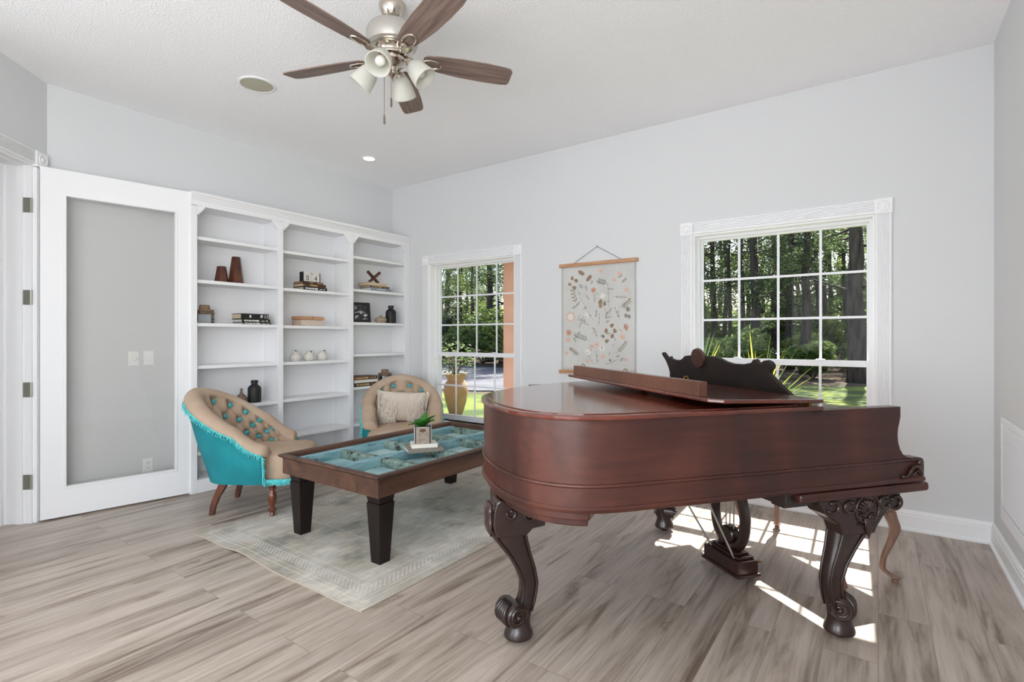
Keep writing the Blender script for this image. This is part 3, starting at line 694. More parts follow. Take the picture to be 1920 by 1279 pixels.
# music desk: fretted board, silhouette in (y, z)
sil = [(.115,1.0),(.16,1.03),(.215,1.075),(.262,1.115),(.300,1.150),(.300,1.168),(.275,1.185),(.272,1.205),(.285,1.222),(.31,1.232),(.338,1.228),(.36,1.212),(.375,1.215),(.39,1.235),(.41,1.232),(.43,1.212),(.50,1.198),(.575,1.197),(.64,1.21),(.70,1.232),(.75,1.238),(.795,1.236)]
def ysil(y): return y
top_r = [(.80,1.236)]
med = [(.795,1.236),(.84,1.240)]
left = [(.93,1.228),(.985,1.236),(1.03,1.230),(1.07,1.206),(1.10,1.196),(1.15,1.196),(1.19,1.204),(1.20,1.222),(1.215,1.205),(1.235,1.212),(1.27,1.245),(1.285,1.25),(1.297,1.243),(1.29,1.225),(1.268,1.200),(1.25,1.17),(1.235,1.13),(1.228,1.095),(1.235,1.08),(1.235,1.06),(1.22,1.03),(1.24,1.0)]
k = .82
def sy(p): return ((p[0]-.12)*.886+.172, 1.0+(p[1]-1.0)*k)
desk = [sy(p) for p in sil+med+left]
tilt = Matrix.Translation((-.05, 0, .962)) @ Matrix.Rotation(radians(-9), 4, 'Y') @ Matrix.Translation((0,0,-.962))
f = MB(); f.prism([(a, b-.035) for a, b in desk], -.010, .010, 'x', tilt)
dk = f.build('music_desk', M['deskback'], P, bevel=.003)
cm = sy((.875,1.225)); f = MB(); Q = tilt @ Matrix.Translation((-.014, cm[0], cm[1]-.035)) @ Matrix.Rotation(pi/2, 4, 'Y')
f.lathe([(.052,-.012),(.056,0),(.052,.010),(.03,.018),(.0,.02)], 20, Q); f.build('desk_medallion', M['carved'], dk, smooth='auto')
f = MB()
for a in (.34, 1.1): f = MB(); f.box(-.075, -.02, a-.02, a+.02, .960, .975); f.build('desk_foot', M['carved'], dk)

# ---- carved cabriole legs: profile in (a, z), a = direction the knee points to
LEG = [(.60,.05,.07),(.545,.055,.082),(.484,.050,.088),(.433,.028,.074),(.371,-.004,.054),(.308,-.034,.043),(.245,-.052,.036),(.20,-.050,.033),(.162,-.040,.034),(.13,-.026,.038),(.095,-.014,.042),(.07,-.010,.046),(.045,-.008,.058),(.026,-.008,.064),(.018,-.008,.060)]
def spiral(c, r0, turns, n=36, plane='xz', y=0):
    pts = []
    for i in range(n+1):
        t = i/n; a = turns*2*pi*t; r = r0*(1-t*.88)
        pts.append((c[0]+r*cos(a+pi*.9), y, c[1]-r*sin(a+pi*.9)))
    return pts
def make_leg(parent, x, y, face, sidebr, wide=True, srot=-50, sa=0.0):
    """face=+1: knee towards +x, -1: towards -x"""
    base = Matrix.Translation((x, y, 0)) @ Matrix.Scale(face, 4, (1,0,0)) if face < 0 else Matrix.Translation((x, y, 0))
    f = MB(); rr = []
    for z, c, h in sorted(LEG):
        dep = interp([(0,.062),(.045,.058),(.075,.044),(.13,.032),(.2,.028),(.3,.031),(.45,.042),(.6,.040)], z)[0]
        ring = []
        for j in range(20):
            a = 2*pi*j/20; e = .72
            cx = abs(cos(a))**e*(1 if cos(a) >= 0 else -1); cy = abs(sin(a))**e*(1 if sin(a) >= 0 else -1)
            if z < .08: cx, cy = cos(a), sin(a)
            ring.append(base @ Vector((c+h*cx, dep*cy, z)))
        rr.append(ring)
    f.rings(rr)
    leg = f.build('leg', M['carved'], parent, smooth=True, sub=1)
    # edge ridge that follows both faces of the S
    f = MB()
    for s_ in (-1, 1):
        for side in (-1, 1):
            f.tube([base @ Vector((c+side*h*.80, s_*interp([(0,.062),(.075,.044),(.13,.032),(.2,.028),(.3,.031),(.45,.042),(.6,.04)], z)[0]*.90, z)) for z, c, h in LEG if .1 < z < .55], .0065, 6)
    f.build('carved_edge', M['carved'], leg, smooth=True)
    # scroll foot
    f = MB(); sc_c = (sa, .128); base0 = base; base = base @ Matrix.Rotation(radians(srot*sidebr), 4, 'Z')
    f.lathe([(.001,-.058),(.040,-.058),(.046,-.052),(.046,.052),(.040,.058),(.001,.058)], 28, base @ Matrix.Translation((sc_c[0], 0, sc_c[1])) @ Matrix.Rotation(pi/2, 4, 'X'))
    for s_ in (-1, 1):
        sp = spiral(sc_c, .041, 1.7, y=s_*.060)
        f.tube([base @ Vector(p) for p in sp], [.0075*(1-.5*i/len(sp)) for i in range(len(sp))], 7)
        f.ball(base @ Vector((sc_c[0], s_*.062, sc_c[1])), .011)
    f.build('foot_scroll', M['carved'], leg, smooth='auto')
    # acanthus leaf wrapped over the scroll
    f = MB()
    for k_ in range(5):
        w_ = (-.032+.016*k_)
        f.tube([base @ Vector((sc_c[0]+(.050)*cos(t), w_*(1-.2*t), sc_c[1]+.050*sin(t))) for t in [(-.9+.32*i) for i in range(8)]], [.003+.006*sin(pi*i/7) for i in range(8)], 6)
    f.build('acanthus_leaf', M['carved'], leg, smooth=True)
    base = base0
    # caster
    f = MB(); f.lathe([(.018,0.0),(.022,.006),(.022,.012),(.012,.018),(.012,.03)], 16, base @ Matrix.Translation((-.008,0,0)))
    f.build('caster', M['black'], leg, smooth='auto')
    # bracket under the case, in the plane of the side
    bp = [(-.16,.602),(.262,.602),(.272,.588),(.272,.560),(.262,.540),(.240,.530),(.218,.532),(.20,.522),(.17,.495),(.145,.465),(.128,.435),(-.04,.440),(-.06,.485),(-.10,.515),(-.14,.540),(-.16,.575)]
    if not wide: bp = [(-.11,.602),(.085,.602),(.098,.59),(.108,.56),(.112,.50),(.10,.45),(-.03,.45),(-.055,.475),(-.11,.482)]
    f = MB(); f.prism([((base @ Vector((a,0,0))).x, b) for a, b in bp], y-.050, y+.035, 'y')
    br = f.build('leg_bracket', M['carved'], leg, bevel=.006)
    f = MB(); bq = [(-.05,.602),(.14,.602),(.14,.55),(.10,.50),(.05,.47),(-.05,.47)] if not wide else [(-.05+.0,.602),(.30,.602),(.27,.570),(.19,.545),(.12,.50),(.05,.47),(-.05,.47)]
    f.prism([(y+sidebr*(a), b) for a, b in bq], x-.03+.05*face, x+.03+.05*face, 'x'); f.build('side_bracket', M['carved'], leg, bevel=.006)
    # shell and C-scrolls on both faces of the bracket
    for s_ in (-1, 1):
        yy = -.052 if s_ < 0 else .037
        if s_ > 0 and wide: continue
        if not wide: continue
        f = MB(); cx, cz, r = .085, .540, .062
        f.tube([base @ Vector((cx+r*cos(t), yy, cz+r*sin(t))) for t in [radians(-35+250*i/24) for i in range(25)]], .0055, 6)
        for i in range(9):
            t = radians(18+144*i/8)
            f.tube([base @ Vector((cx+q*cos(t), yy-.002*0, cz-.012+q*sin(t))) for q in (.008,.024,.040,.055)], [.003,.005,.007,.005], 6)
        for q in (-1, 1):
            sp = spiral((cx+q*.030, cz-.038), .021, 1.6*1, 24, y=yy)
            f.tube([base @ Vector(p) for p in sp], .0052, 6)
        f.build('carved_shell', M['carved'], leg, smooth=True)
        for (sx, sz, r0, tr, fl) in ((.178,.566,.032,.75,1),(.238,.558,.036,.8,-1),(-.010,.560,.032,.75,1),(-.095,.565,.032,.75,-1)):
            f = MB(); n = 16; pts = []
            for i in range(n+1):
                t = i/n*tr*2*pi; rr_ = r0*(1-.35*i/n)
                pts.append(base @ Vector((sx+fl*rr_*cos(t+.6), yy, sz-rr_*sin(t+.6)*.9)))
            f.tube(pts, [.005+.005*sin(pi*i/n) for i in range(n+1)], 7); f.ball(pts[-1], .010); f.ball(pts[0], .008)
            f.build('carved_scroll', M['carved'], leg, smooth=True)
        f = MB()
        for i in range(5):
            f.tube([base @ Vector((cx+(i-2)*.010*(1-q), yy-.004, .505-.085*q)) for q in (0,.35,.7,1)], [.005,.007,.006,.002], 6)
        f.build('carved_leaf', M['carved'], leg, smooth=True)
    if not wide:
        for s_ in (-1, 1):
            for (sx, sz, r0) in ((-.045,.535,.030),(.035,.545,.022)):
                f = MB(); n = 16; yy = y*0-.053 if s_ < 0 else .038
                pts = [base @ Vector((sx+r0*(1-.5*i/n)*cos(i/n*5.2-.4), yy, sz-r0*(1-.5*i/n)*sin(i/n*5.2-.4))) for i in range(n+1)]
                f.tube(pts, [.005+.004*sin(pi*i/n) for i in range(n+1)], 7); f.ball(pts[-1], .009); f.build('carved_scroll', M['carved'], leg, smooth=True)
        for dy in (-.032, 0, .026):
            f = MB(); f.tube([base @ Vector((.116+.006*sin(q*3), dy, .585-.13*q)) for q in (0,.25,.5,.75,1)], [.006,.012,.008,.011,.003], 8); f.build('carved_leaf', M['carved'], leg, smooth=True)
    return leg
make_leg(P, .048, .075, 1, 1)
make_leg(P, .014, 1.335, 1, -1)
make_leg(P, -1.278, .42, -1, 1, False, -15, .028)
# ---- pedal lyre
f = MB(); f.box(-.035, .095, .60, .875, .025, .095); f.box(-.045, .105, .59, .885, .013, .028); f.box(-.02, .08, .615, .86, .095, .112); f.box(-.01,.07,.64,.835,.112,.125)
lyre = f.build('pedal_lyre', M['lyrewood'], P, bevel=.005)
f = MB()
for s_ in (-1, 1):
    arc = catmull([(.03, .7375+s_*a, z) for a, z in ((.035,.13),(.085,.17),(.112,.24),(.115,.32),(.092,.40),(.068,.46),(.072,.52),(.10,.56),(.11,.60))], 5)
    f.tube(arc, [.026-.010*abs(i/len(arc)-.35) for i in range(len(arc))], 10, flat=(1.35, .85))
    f.box(.0, .06, .7375+s_*.085-.03, .7375+s_*.085+.03, .455, .475)
f.lathe([(.001,-.028),(.042,-.028),(.05,-.02),(.05,.02),(.042,.028),(.001,.028)], 24, T(.03,.7375,.19, ry=pi/2))
f.build('lyre_arm', M['lyrewood'], lyre, smooth='auto')
f = MB()
for dy in (-.03, 0, .03): f.tube([(.03, .7375+dy, .12), (.03, .7375+dy, .60)], .0035, 8)
f.build('pedal_rod', M['nickel'], lyre)
f = MB(); f.tube([(-.02,.83,.10),(-.30,.90,.60)], .005, 8); f.tube([(-.02,.645,.10),(-.30,.60,.60)], .005, 8); f.build('brace_rod', M['nickel_satin'], lyre)
for dy in (-.045, .045):
    f = MB(); f.tube([(.09,.7375+dy,.05),(.13,.7375+dy,.052),(.175,.7375+dy,.045),(.19,.7375+dy,.04)], [.008,.012,.016,.010], 10, flat=(.5,1.3)); f.build('pedal', M['brass'], lyre, smooth=True)

# ================================================================== PIANO BENCH behind the piano
bd = radians(141.5)
BN = thing('piano_bench', 'brown wooden piano bench with slender cabriole legs behind the piano', 'bench', (-.345, 3.414, 0), bd)
def seat_leg(mb, x, y, sx, sy):
    prof = [(.365,.030,.0),(.33,.030,.004),(.28,.026,.012),(.22,.019,.006),(.13,.0145,-.010),(.07,.014,-.014),(.045,.018,-.004),(.03,.024,.012),(.024,.020,.014)]
    prof = [tuple(v) for v in catmull(prof, 4)]; rr = []
    for z, r, off in prof[::-1]:
        rr.append([(x+sx*off*1.4+r*cos(2*pi*j/12), y+sy*off*1.4+r*sin(2*pi*j/12), z) for j in range(12)])
    mb.rings(rr); mb.lathe([(.012,0),(.016,.005),(.016,.014),(.009,.02),(.009,.028)], 12, T(x+sx*.018, y+sy*.018, 0))
for sx, sy in ((1,1),(1,-1),(-1,1),(-1,-1)):
    f = MB(); seat_leg(f, sx*.375, sy*.155, sx, sy); f.build('leg', M['bench_wood'], BN, smooth='auto')
f = MB(); f.box(-.39,.39,-.17,-.15,.36,.405); f.box(-.39,.39,.15,.17,.36,.405); f.box(-.39,-.37,-.15,.15,.36,.405); f.box(.37,.39,-.15,.15,.36,.405); f.build('apron', M['bench_wood'], BN, bevel=.003)
f = MB(); f.box(-.41,.41,-.19,.19,.405,.43); f.build('seat', M['bench_wood'], BN, bevel=.007)

# ================================================================== RUG
R_ = thing('area_rug', 'faded grey and beige patterned rug under the coffee table', 'rug', (-2.745, 2.73, 0))
f = MB(); nx, ny = 34, 50; g_ = []
def rugz(i, j):
    x = -.815+1.63*i/nx; y = -1.2+2.4*j/ny
    e = .004*max(0, sin((x+1.0)*3.1)) if j == 0 else 0
    b_ = .010*math.exp(-((x-(-.28))**2)/.012)*math.exp(-((y+1.2)**2)/.02)
    return (x, y-(.006*sin(x*5)+.004*sin(x*11))*(1-j/ny), .0065+b_)
top = [[f.bm.verts.new(rugz(i, j)) for j in range(ny+1)] for i in range(nx+1)]
bot = [[f.bm.verts.new((top[i][j].co.x, top[i][j].co.y, max(.0, top[i][j].co.z-.0065)+.0003)) for j in range(ny+1)] for i in range(nx+1)]
for i in range(nx):
    for j in range(ny):
        f.bm.faces.new((top[i][j], top[i+1][j], top[i+1][j+1], top[i][j+1])); f.bm.faces.new((bot[i][j], bot[i][j+1], bot[i+1][j+1], bot[i+1][j]))
for i in range(nx):
    f.bm.faces.new((top[i][0], bot[i][0], bot[i+1][0], top[i+1][0])); f.bm.faces.new((top[i][ny], top[i+1][ny], bot[i+1][ny], bot[i][ny]))
for j in range(ny):
    f.bm.faces.new((top[0][j], top[0][j+1], bot[0][j+1], bot[0][j])); f.bm.faces.new((top[nx][j], bot[nx][j], bot[nx][j+1], top[nx][j+1]))
rugm = f.build('rug_pile', M['rug'], R_, smooth='auto')
f = MB(); cor = [rugz(i, 0) for i in range(nx+1)] + [rugz(nx, j) for j in range(1, ny+1)] + [rugz(i, ny) for i in range(nx-1, -1, -1)] + [rugz(0, j) for j in range(ny-1, 0, -1)]
f.tube([(a, b, c-.003) for a, b, c in cor], .0042, 6, closed=True); f.build('bound_edge', pm('rug_binding', srgb(176,166,150), .95), R_)

# ================================================================== COFFEE TABLE
TB = thing('coffee_table', 'low wooden coffee table with weathered teal door panels set in its top', 'table', (-2.645, 2.64, .007))
hx_, hy_ = .475, .81; zt = .505
f = MB(); t_ = .022; ax, ay = hx_-.018, hy_-.018
f.box(-ax, ax, -ay, -ay+t_, .385, zt-.012); f.box(-ax, ax, ay-t_, ay, .385, zt-.012); f.box(-ax, -ax+t_, -ay+t_, ay-t_, .385, zt-.012); f.box(ax-t_, ax, -ay+t_, ay-t_, .385, zt-.012)
f.build('apron', M['table_wood'], TB, bevel=.002)
f = MB(); o_ = .045
prof = [(0,0),(-.004,.006),(0,.014),(.008,.017),(.03,.017),(.042,.010),(.045,-.002),(.045,-.012),(.02,-.012)]
loop = []
for cx, cy in ((-1,-1),(1,-1),(1,1),(-1,1)): loop.append([(cx*(hx_-a), cy*(hy_-a), zt-.012+b) for a, b in prof])
loop.append(loop[0]); f.rings(loop, caps=False); f.build('top_moulding', M['table_wood'], TB, smooth='auto')
f = MB(); f.box(-.435, .435, -.77, .77, .405, .420); f.build('panel_board', M['teal_panel'], TB)
for i in (-1, 1):
    for j in range(4):
        cy = -.57+j*.38; f = MB(); f.frustum(i*.205, cy, .420, .432, .150, .150, .125, .125); f.build('raised_panel', M['teal_panel'], TB, bevel=.003)
f = MB(); rw = .032; zr = (.418, .478)
for a_, b_ in ((-.435,-.385),(.385,.435),(-rw,rw)): f = MB(); f.box(a_, b_, -.77, .77, zr[0], zr[1]); f.build('long_rail', M['teal_rail'], TB, bevel=.006)
for cy in (-.745, -.385, .0, .385, .745):
    for sgn in (-1, 1):
        a_, b_ = (rw, .386) if sgn > 0 else (-.386, -rw); f = MB(); f.box(a_, b_, cy-.028, cy+.028, zr[0], zr[1]-.004); f.build('cross_rail', M['teal_cross'], TB, bevel=.007)
def tleg(): 
    f = MB(); f.frustum(0, 0, .335, .385, .048, .048, .056, .056); f.frustum(0, 0, 0, .335, .036, .036, .054, .054); f.frustum(0,0,.3351,.3352,.05,.05,.05,.05); return f
for sx in (-1, 1):
    for sy_ in (-1, 1):
        l_ = tleg().build('leg', M['dark_leg'], TB, bevel=.004); l_.location = (sx*.375, sy_*.705, 0)

# ================================================================== BOOKS
def book(parent_name, label, loc, rz, w_, d_, h, cover, pages, group=None, cat='book', marks=None, markmat=None, flat=True):
    """closed book lying flat: x = spine length, y = depth (spine at -y), z = thickness"""
    o = thing(parent_name, label, cat, loc, rz, group)
    c_ = min(.004, h*.16)
    f = MB(); f.box(-w_/2, w_/2, -d_/2, d_/2, 0, c_); f.box(-w_/2, w_/2, -d_/2, d_/2, h-c_, h); f.box(-w_/2, w_/2, -d_/2, -d_/2+c_, c_, h-c_)
    f.build('cover', cover, o, bevel=.0012)
    f = MB(); f.box(-w_/2+.004, w_/2-.004, -d_/2+c_, d_/2-.004, c_, h-c_); f.build('pages', pages, o)
    if marks:
        f = MB()
        for (x0, x1, z0, z1) in marks: f.box(-w_/2+x0*w_, -w_/2+x1*w_, -d_/2-.0008, -d_/2+.0002, z0*h, z1*h)
        f.build('spine_lettering', markmat, o)
    return o
def cov(name, c, r=.5): return pm(name, c, r)
CB = cov('black_cover', srgb(24,22,22)); CBR = cov('brown_cover', srgb(70,46,30)); CDB = cov('dark_brown_cover', srgb(44,30,22)); CTN = cov('tan_cover', srgb(150,108,66))
CBL = cov('blue_grey_cover', srgb(132,142,152)); CRB = cov('red_brown_cover', srgb(88,56,44)); CGR = cov('grey_green_cover', srgb(126,120,108)); CWH = cov('white_cover', srgb(222,218,208)); COL = cov('olive_dark_cover', srgb(62,58,52))
INK = pm('white_print', srgb(222,222,218), .5); GOLD = pm('gold_print', srgb(186,150,98), .5)
PI2 = pi/2
# on the coffee table
zt0 = .007 + .480
book('book', 'grey-green hardback lying on the coffee table under a smaller white book', (-2.545, 2.545, zt0), radians(57), .24, .17, .024, CGR, M['white_paper'], 'books on the coffee table')
book('book', 'small white book stacked under the plant pot on the coffee table', (-2.555, 2.555, zt0+.0245), radians(52), .175, .135, .026, CWH, M['white_paper'], 'books on the coffee table')
# ---- potted plant
pz = zt0+.0515
PT = thing('potted_plant', 'small green leafy plant in a square pot standing on the table books', 'plant', (-2.565, 2.56, pz), radians(43))
f = MB(); h_ = .058
f.box(-h_, h_, -h_, -h_+.006, 0, .112); f.box(-h_, h_, h_-.006, h_, 0, .112); f.box(-h_, -h_+.006, -h_+.006, h_-.006, 0, .112); f.box(h_-.006, h_, -h_+.006, h_-.006, 0, .112); f.box(-h_, h_, -h_, h_, 0, .006)
pot = f.build('pot', pm('pot_grey', srgb(176,174,172), .5), PT, bevel=.002)
f = MB(); f.box(-.044, .044, -h_-.001, -h_+.001, .002, .108); f.build('pot_label', pm('label_taupe', srgb(142,126,110), .7, col2=srgb(160,146,130), scale=(30,30,30)), pot)
LD = pm('label_dark', srgb(58,50,46), .7)
for a_, b_ in ((-.052,-.044),(.044,.054)): f = MB(); f.box(a_, b_, -h_-.0011, -h_+.001, .0, .112); f.build('dark_stripe', LD, pot)
f = MB(); f.prism([(.022*cos(2*pi*i/24), .088+.011*sin(2*pi*i/24)) for i in range(24)], -h_-.0018, -h_-.0005, 'y'); f.build('oval_badge', pm('badge_brown', srgb(84,46,28), .6), pot)
f = MB()
for z in (.068, .060, .052, .03, .022): f.box(-.03, .03, -h_-.0016, -h_-.0005, z, z+.0016)
f.box(-.014,.014,-h_-.0022,-h_-.0015,.0855,.0885)
f.build('label_lines', pm('label_ink', srgb(112,98,86), .7), pot)
f = MB(); f.box(-h_+.006, h_-.006, -h_+.006, h_-.006, .095, .102); f.build('soil', pm('soil', srgb(34,26,20), .95, bump=.5, bscale=200), PT)
def leaf_mat(n, a, b, tr=.35):
    m, t, p, o = new_mat(n); N = t.nodes; L = t.links
    oi = N.new('ShaderNodeTexNoise'); oi.inputs['Scale'].default_value = 3; tcx = N.new('ShaderNodeTexCoord'); L.new(tcx.outputs['Object'], oi.inputs[0])
    c = N.new('ShaderNodeValToRGB'); c.color_ramp.elements[0].color = a; c.color_ramp.elements[1].color = b; c.color_ramp.elements[0].position = .38; c.color_ramp.elements[1].position = .62; L.new(oi.outputs[0], c.inputs[0])
    L.new(c.outputs[0], p.inputs['Base Color']); p.inputs['Roughness'].default_value = .45
    tl = N.new('ShaderNodeBsdfTranslucent'); L.new(c.outputs[0], tl.inputs[0]); mx = N.new('ShaderNodeMixShader'); mx.inputs[0].default_value = tr
    L.new(p.outputs[0], mx.inputs[1]); L.new(tl.outputs[0], mx.inputs[2]); L.new(mx.outputs[0], o.inputs[0]); return m
M['houseleaf'] = leaf_mat('house_leaf', srgb(36,104,28), srgb(74,150,46))
def leaf(L_, W_, curl, M4):
    mb = MB(); n = 10; rows = []
    for i in range(n+1):
        t = i/n; wd = W_*sin(pi*min(1, t**.75))**.8*(1-.15*t); x = L_*t*(1-.12*curl*t); z = L_*(.35*t-curl*.75*t*t)
        rows.append([M4 @ Vector((x, -wd, z+wd*.35)), M4 @ Vector((x, -wd*.5, z+wd*.1)), M4 @ Vector((x, 0, z)), M4 @ Vector((x, wd*.5, z+wd*.1)), M4 @ Vector((x, wd, z+wd*.35))])
    mb.rings(rows, caps=False, closed=False); return mb
for (a, L_, W_, cu, el) in ((-10,.150,.058,.55,28),(28,.13,.050,.4,38),(160,.135,.044,.5,18),(205,.12,.038,.6,10),(95,.11,.036,.3,60),(240,.085,.034,.5,35),(-75,.09,.036,.8,25),(60,.10,.04,.6,30)):
    mb = leaf(L_, W_, cu, T(0,0,.102) @ Matrix.Rotation(radians(a-43), 4, 'Z') @ Matrix.Rotation(radians(-el), 4, 'Y'))
    o = mb.build('leaf', M['houseleaf'], PT, smooth=True); md = o.modifiers.new('s', 'SOLIDIFY'); md.thickness = .0012

# ================================================================== TUB CHAIRS
def make_chair(name, label, loc, rz):
    """local +y is forward"""
    ch = thing(name, label, 'chair', loc, rz, 'tufted tub chairs')
    # plan curve: u in [-1,1], 0 = middle of the back
    def plan(u):
        s_ = 1 if u >= 0 else -1; t = abs(u)
        if t < .62:
            a = t/.62*pi/2; return (s_*.335*sin(a)**.92 if a > 0 else 0, -.30*cos(a)**.85 if a < pi/2-1e-6 else 0), (s_*sin(a), -cos(a))
        q = (t-.62)/.38; return (s_*(.335+.012*sin(pi*q)+.012*q), .185*q), (s_*1.0, 0)
    def toph(u): 
        t = abs(u); e = t*t*(3-2*t)
        return .885-.375*(e*.7+t*.3)
    def lean(u): t = abs(u); return .155*(1-t)**1.2+.03
    NU = 56; us = [-1+2*i/NU for i in range(NU+1)]
    def pt(u, off, z):
        (x, y), (nx_, ny_) = plan(u); zz = (z-.24)/.645
        l_ = lean(u)*max(0, zz)**1.3
        return Vector((x+nx_*(off+l_), y+ny_*(off+l_), z))
    # outer shell (teal)
    f = MB(); rows = []
    for u in us:
        th = toph(u)-.055
        r = []
        for k_ in range(9):
            t = k_/8; z = .235+(th-.235)*t; r.append(pt(u, -.03+.022*sin(pi*.5*t)+.016*sin(pi*t), z))
        for k_ in range(8, -1, -1):
            t = k_/8; z = .235+(th-.235)*t; r.append(pt(u, -.055, z))
        rows.append(r)
    f.rings(rows); f.build('outer_shell', M['teal'], ch, smooth='auto')
    # inner back with tufting + rolled top (beige)
    btn = []
    for row, (zf, cnt) in enumerate(((.90, 10), (.66, 9), (.42, 10))):
        for i in range(cnt):
            u = (i-(cnt-1)/2)*.155
            btn.append((u, zf))
    def tuft(u, zf):
        # diamond lattice through the buttons
        a = u/.155+.5; b = (zf-.90)/.48
        p_ = a+b*2/2; q_ = a-b*2/2
        v = abs(sin(pi*p_))*abs(sin(pi*q_)) if .10 < zf < .99 and abs(u) < .86 else 1
        edge = 1
        v = v**.45
        fade = min(1, max(0, (1.03-zf)/.06))*min(1, max(0, (zf-.05)/.1))*min(1, max(0, (.90-abs(u))/.10))
        d = 0
        for bu, bz in btn:
            rr = ((u-bu)/.04)**2+((zf-bz)/.07)**2
            if rr < 6: d += math.exp(-rr)
        return .030*(1-fade*(1-v))-.034*min(1, d)-.006
    NU2 = 150; NV = 46
    f = MB(); rows = []
    for i in range(NU2+1):
        u = -1+2*i/NU2; H_ = toph(u); r = []
        for k_ in range(NV+1):
            zf = k_/NV; z = .36+(H_-.055-.36)*zf
            r.append(pt(u, -.105-tuft(u, zf), z))
        # roll over the top to the outside
        zc = H_-.055; 
        for k_ in range(1, 12):
            a = pi*1.06*k_/12; base = pt(u, -.045, zc); (x, y), (nx_, ny_) = plan(u)
            rr = .060; r.append(base+Vector((nx_, ny_, 0))*(-cos(a)*rr-.01)+Vector((0,0,1))*(sin(a)*.055))
        r.append(pt(u, -.0, H_-.075)); r.append(pt(u, -.06, H_-.09)); r.append(pt(u, -.06, .36))
        rows.append(r)
    # soft closed arm fronts
    def shrink(row, k_, dy):
        c = sum(row, Vector())/len(row); return [c+(p-c)*k_+Vector((0, dy, 0)) for p in row]
    rows = [shrink(rows[0], .55, .030), shrink(rows[0], .86, .022)] + rows + [shrink(rows[-1], .86, .022), shrink(rows[-1], .55, .030)]
    f.rings(rows); bk = f.build('backrest', M['beige'], ch, smooth=True)
    # buttons
    for bu, bz in btn:
        if abs(bu) > .83: continue
        H_ = toph(bu); z = .36+(H_-.055-.36)*bz
        p = pt(bu, -.100, z); (x, y), (nx_, ny_) = plan(bu); n_ = Vector((-nx_, -ny_, .25)).normalized()
        q = n_.to_track_quat('Z', 'Y').to_matrix().to_4x4()
        f = MB(); f.lathe([(.017,-.002),(.018,.003),(.014,.008),(.007,.011),(0,.012)], 12, Matrix.Translation(p) @ q)
        for k_ in range(8):
            a = 2*pi*k_/8; f.tube([Matrix.Translation(p) @ q @ Vector((.008*cos(a), .008*sin(a), .009)), Matrix.Translation(p) @ q @ Vector((.021*cos(a), .021*sin(a), .003))], .0022, 5)
        f.build('button', M['teal_button'], bk, smooth='auto')
    # seat cushion
    out = []
    for i in range(41):
        u = -1+2*i/40; (x, y), (nx_, ny_) = plan(u); out.append((x-nx_*.085, y-ny_*.085))
    out += [(.285,.22),(.31,.27),(.315,.335),(.27,.385),(.13,.41),(0,.415),(-.13,.41),(-.27,.385),(-.315,.335),(-.31,.27),(-.285,.22)]
    def lay(k_, z, cy=.04): return [Vector((a*k_, (b-cy)*k_+cy, z)) for a, b in out]
    f = MB(); f.rings([lay(.3,.255), lay(.97,.255), lay(1.0,.275), lay(1.01,.34), lay(1.005,.385), lay(.97,.415), lay(.88,.432), lay(.6,.445), lay(.2,.45)])
    f.build('seat', M['beige'], ch, smooth=True)
    # frame rail under the seat
    f = MB(); rl = [(a*1.0, b) for a, b in out]; f.rings([[Vector((a*.93,(b-.04)*.93+.04,z)) for a, b in rl] for z in (.228,.262)]); f.build('seat_rail', M['teal'], ch)
    # teal fringe: along the outer top edge, down the arm fronts, along the seat front
    rg = random.Random(11); f = MB()
    def tuftlets(p, out_, down, n=3, L_=.032):
        for k_ in range(n):
            d_ = (down + out_*rg.uniform(.2,.7) + Vector((rg.uniform(-.4,.4), rg.uniform(-.4,.4), rg.uniform(-.2,.2)))).normalized()
            f.tube([p+Vector((rg.uniform(-.005,.005), rg.uniform(-.005,.005), rg.uniform(-.004,.004))), p+d_*L_*rg.uniform(.6,1.1)], [.0038,.0016], 4)
    line = []
    for i in range(121):
        u = -1+2*i/120; p = pt(u, .004, toph(u)-.068); (x, y), (nx_, ny_) = plan(u); line.append(p)
        tuftlets(p, Vector((nx_, ny_, 0)), Vector((0,0,-1)), 3)
    f.tube(line, .0055, 6)
    for s_ in (-1, 1):
        ln = []
        for i in range(27):
            z = .245+(toph(1)-.075-.245)*i/26; p = pt(s_, -.0+.012*(i/26), z)+Vector((0, .014, 0)); ln.append(p); tuftlets(p, Vector((s_*.6, .6, 0)), Vector((0,.2,-.5)), 4, .028)
        f.tube(ln, .005, 6)
    fr = [Vector((s_*a, b, .262)) for s_, a, b in ((-1,.335,.205),(-1,.328,.27),(-1,.328,.34),(-1,.28,.395),(-1,.13,.42),(1,0,.425),(1,.13,.42),(1,.28,.395),(1,.328,.34),(1,.328,.27),(1,.335,.205))]
    fr = catmull(fr, 9); f.tube(fr, .012, 6)
    for p in fr: tuftlets(p, Vector((p.x, p.y, 0)).normalized(), Vector((0,0,-1)), 6, .032)
    fo = f.build('fringe', M['fringe'], ch, merge=False); fo['kind'] = 'stuff'
    # legs
    prof = [(.013,0),(.019,.012),(.015,.022),(.013,.030),(.026,.042),(.026,.052),(.016,.062),(.015,.075),(.026,.105),(.030,.135),(.027,.160),(.017,.178),(.016,.188),(.024,.195),(.024,.204),(.018,.210),(.028,.218),(.028,.262)]
    for s_ in (-1, 1):
        f = MB(); f.lathe(prof, 20, T(s_*.275, .205+.03, 0)); f.build('front_leg', M['chair_leg'], ch, smooth='auto')
        f = MB(); rr = []
        for z, y, x, h in ((0,-.205,.205,.016),(.06,-.195,.203,.018),(.12,-.175,.20,.021),(.18,-.145,.195,.025),(.25,-.115,.19,.030)):
            rr.append([(s_*x-h, y-h, z), (s_*x+h, y-h, z), (s_*x+h, y+h, z), (s_*x-h, y+h, z)])
        f.rings(rr); f.build('rear_leg', M['chair_leg'], ch, bevel=.003)
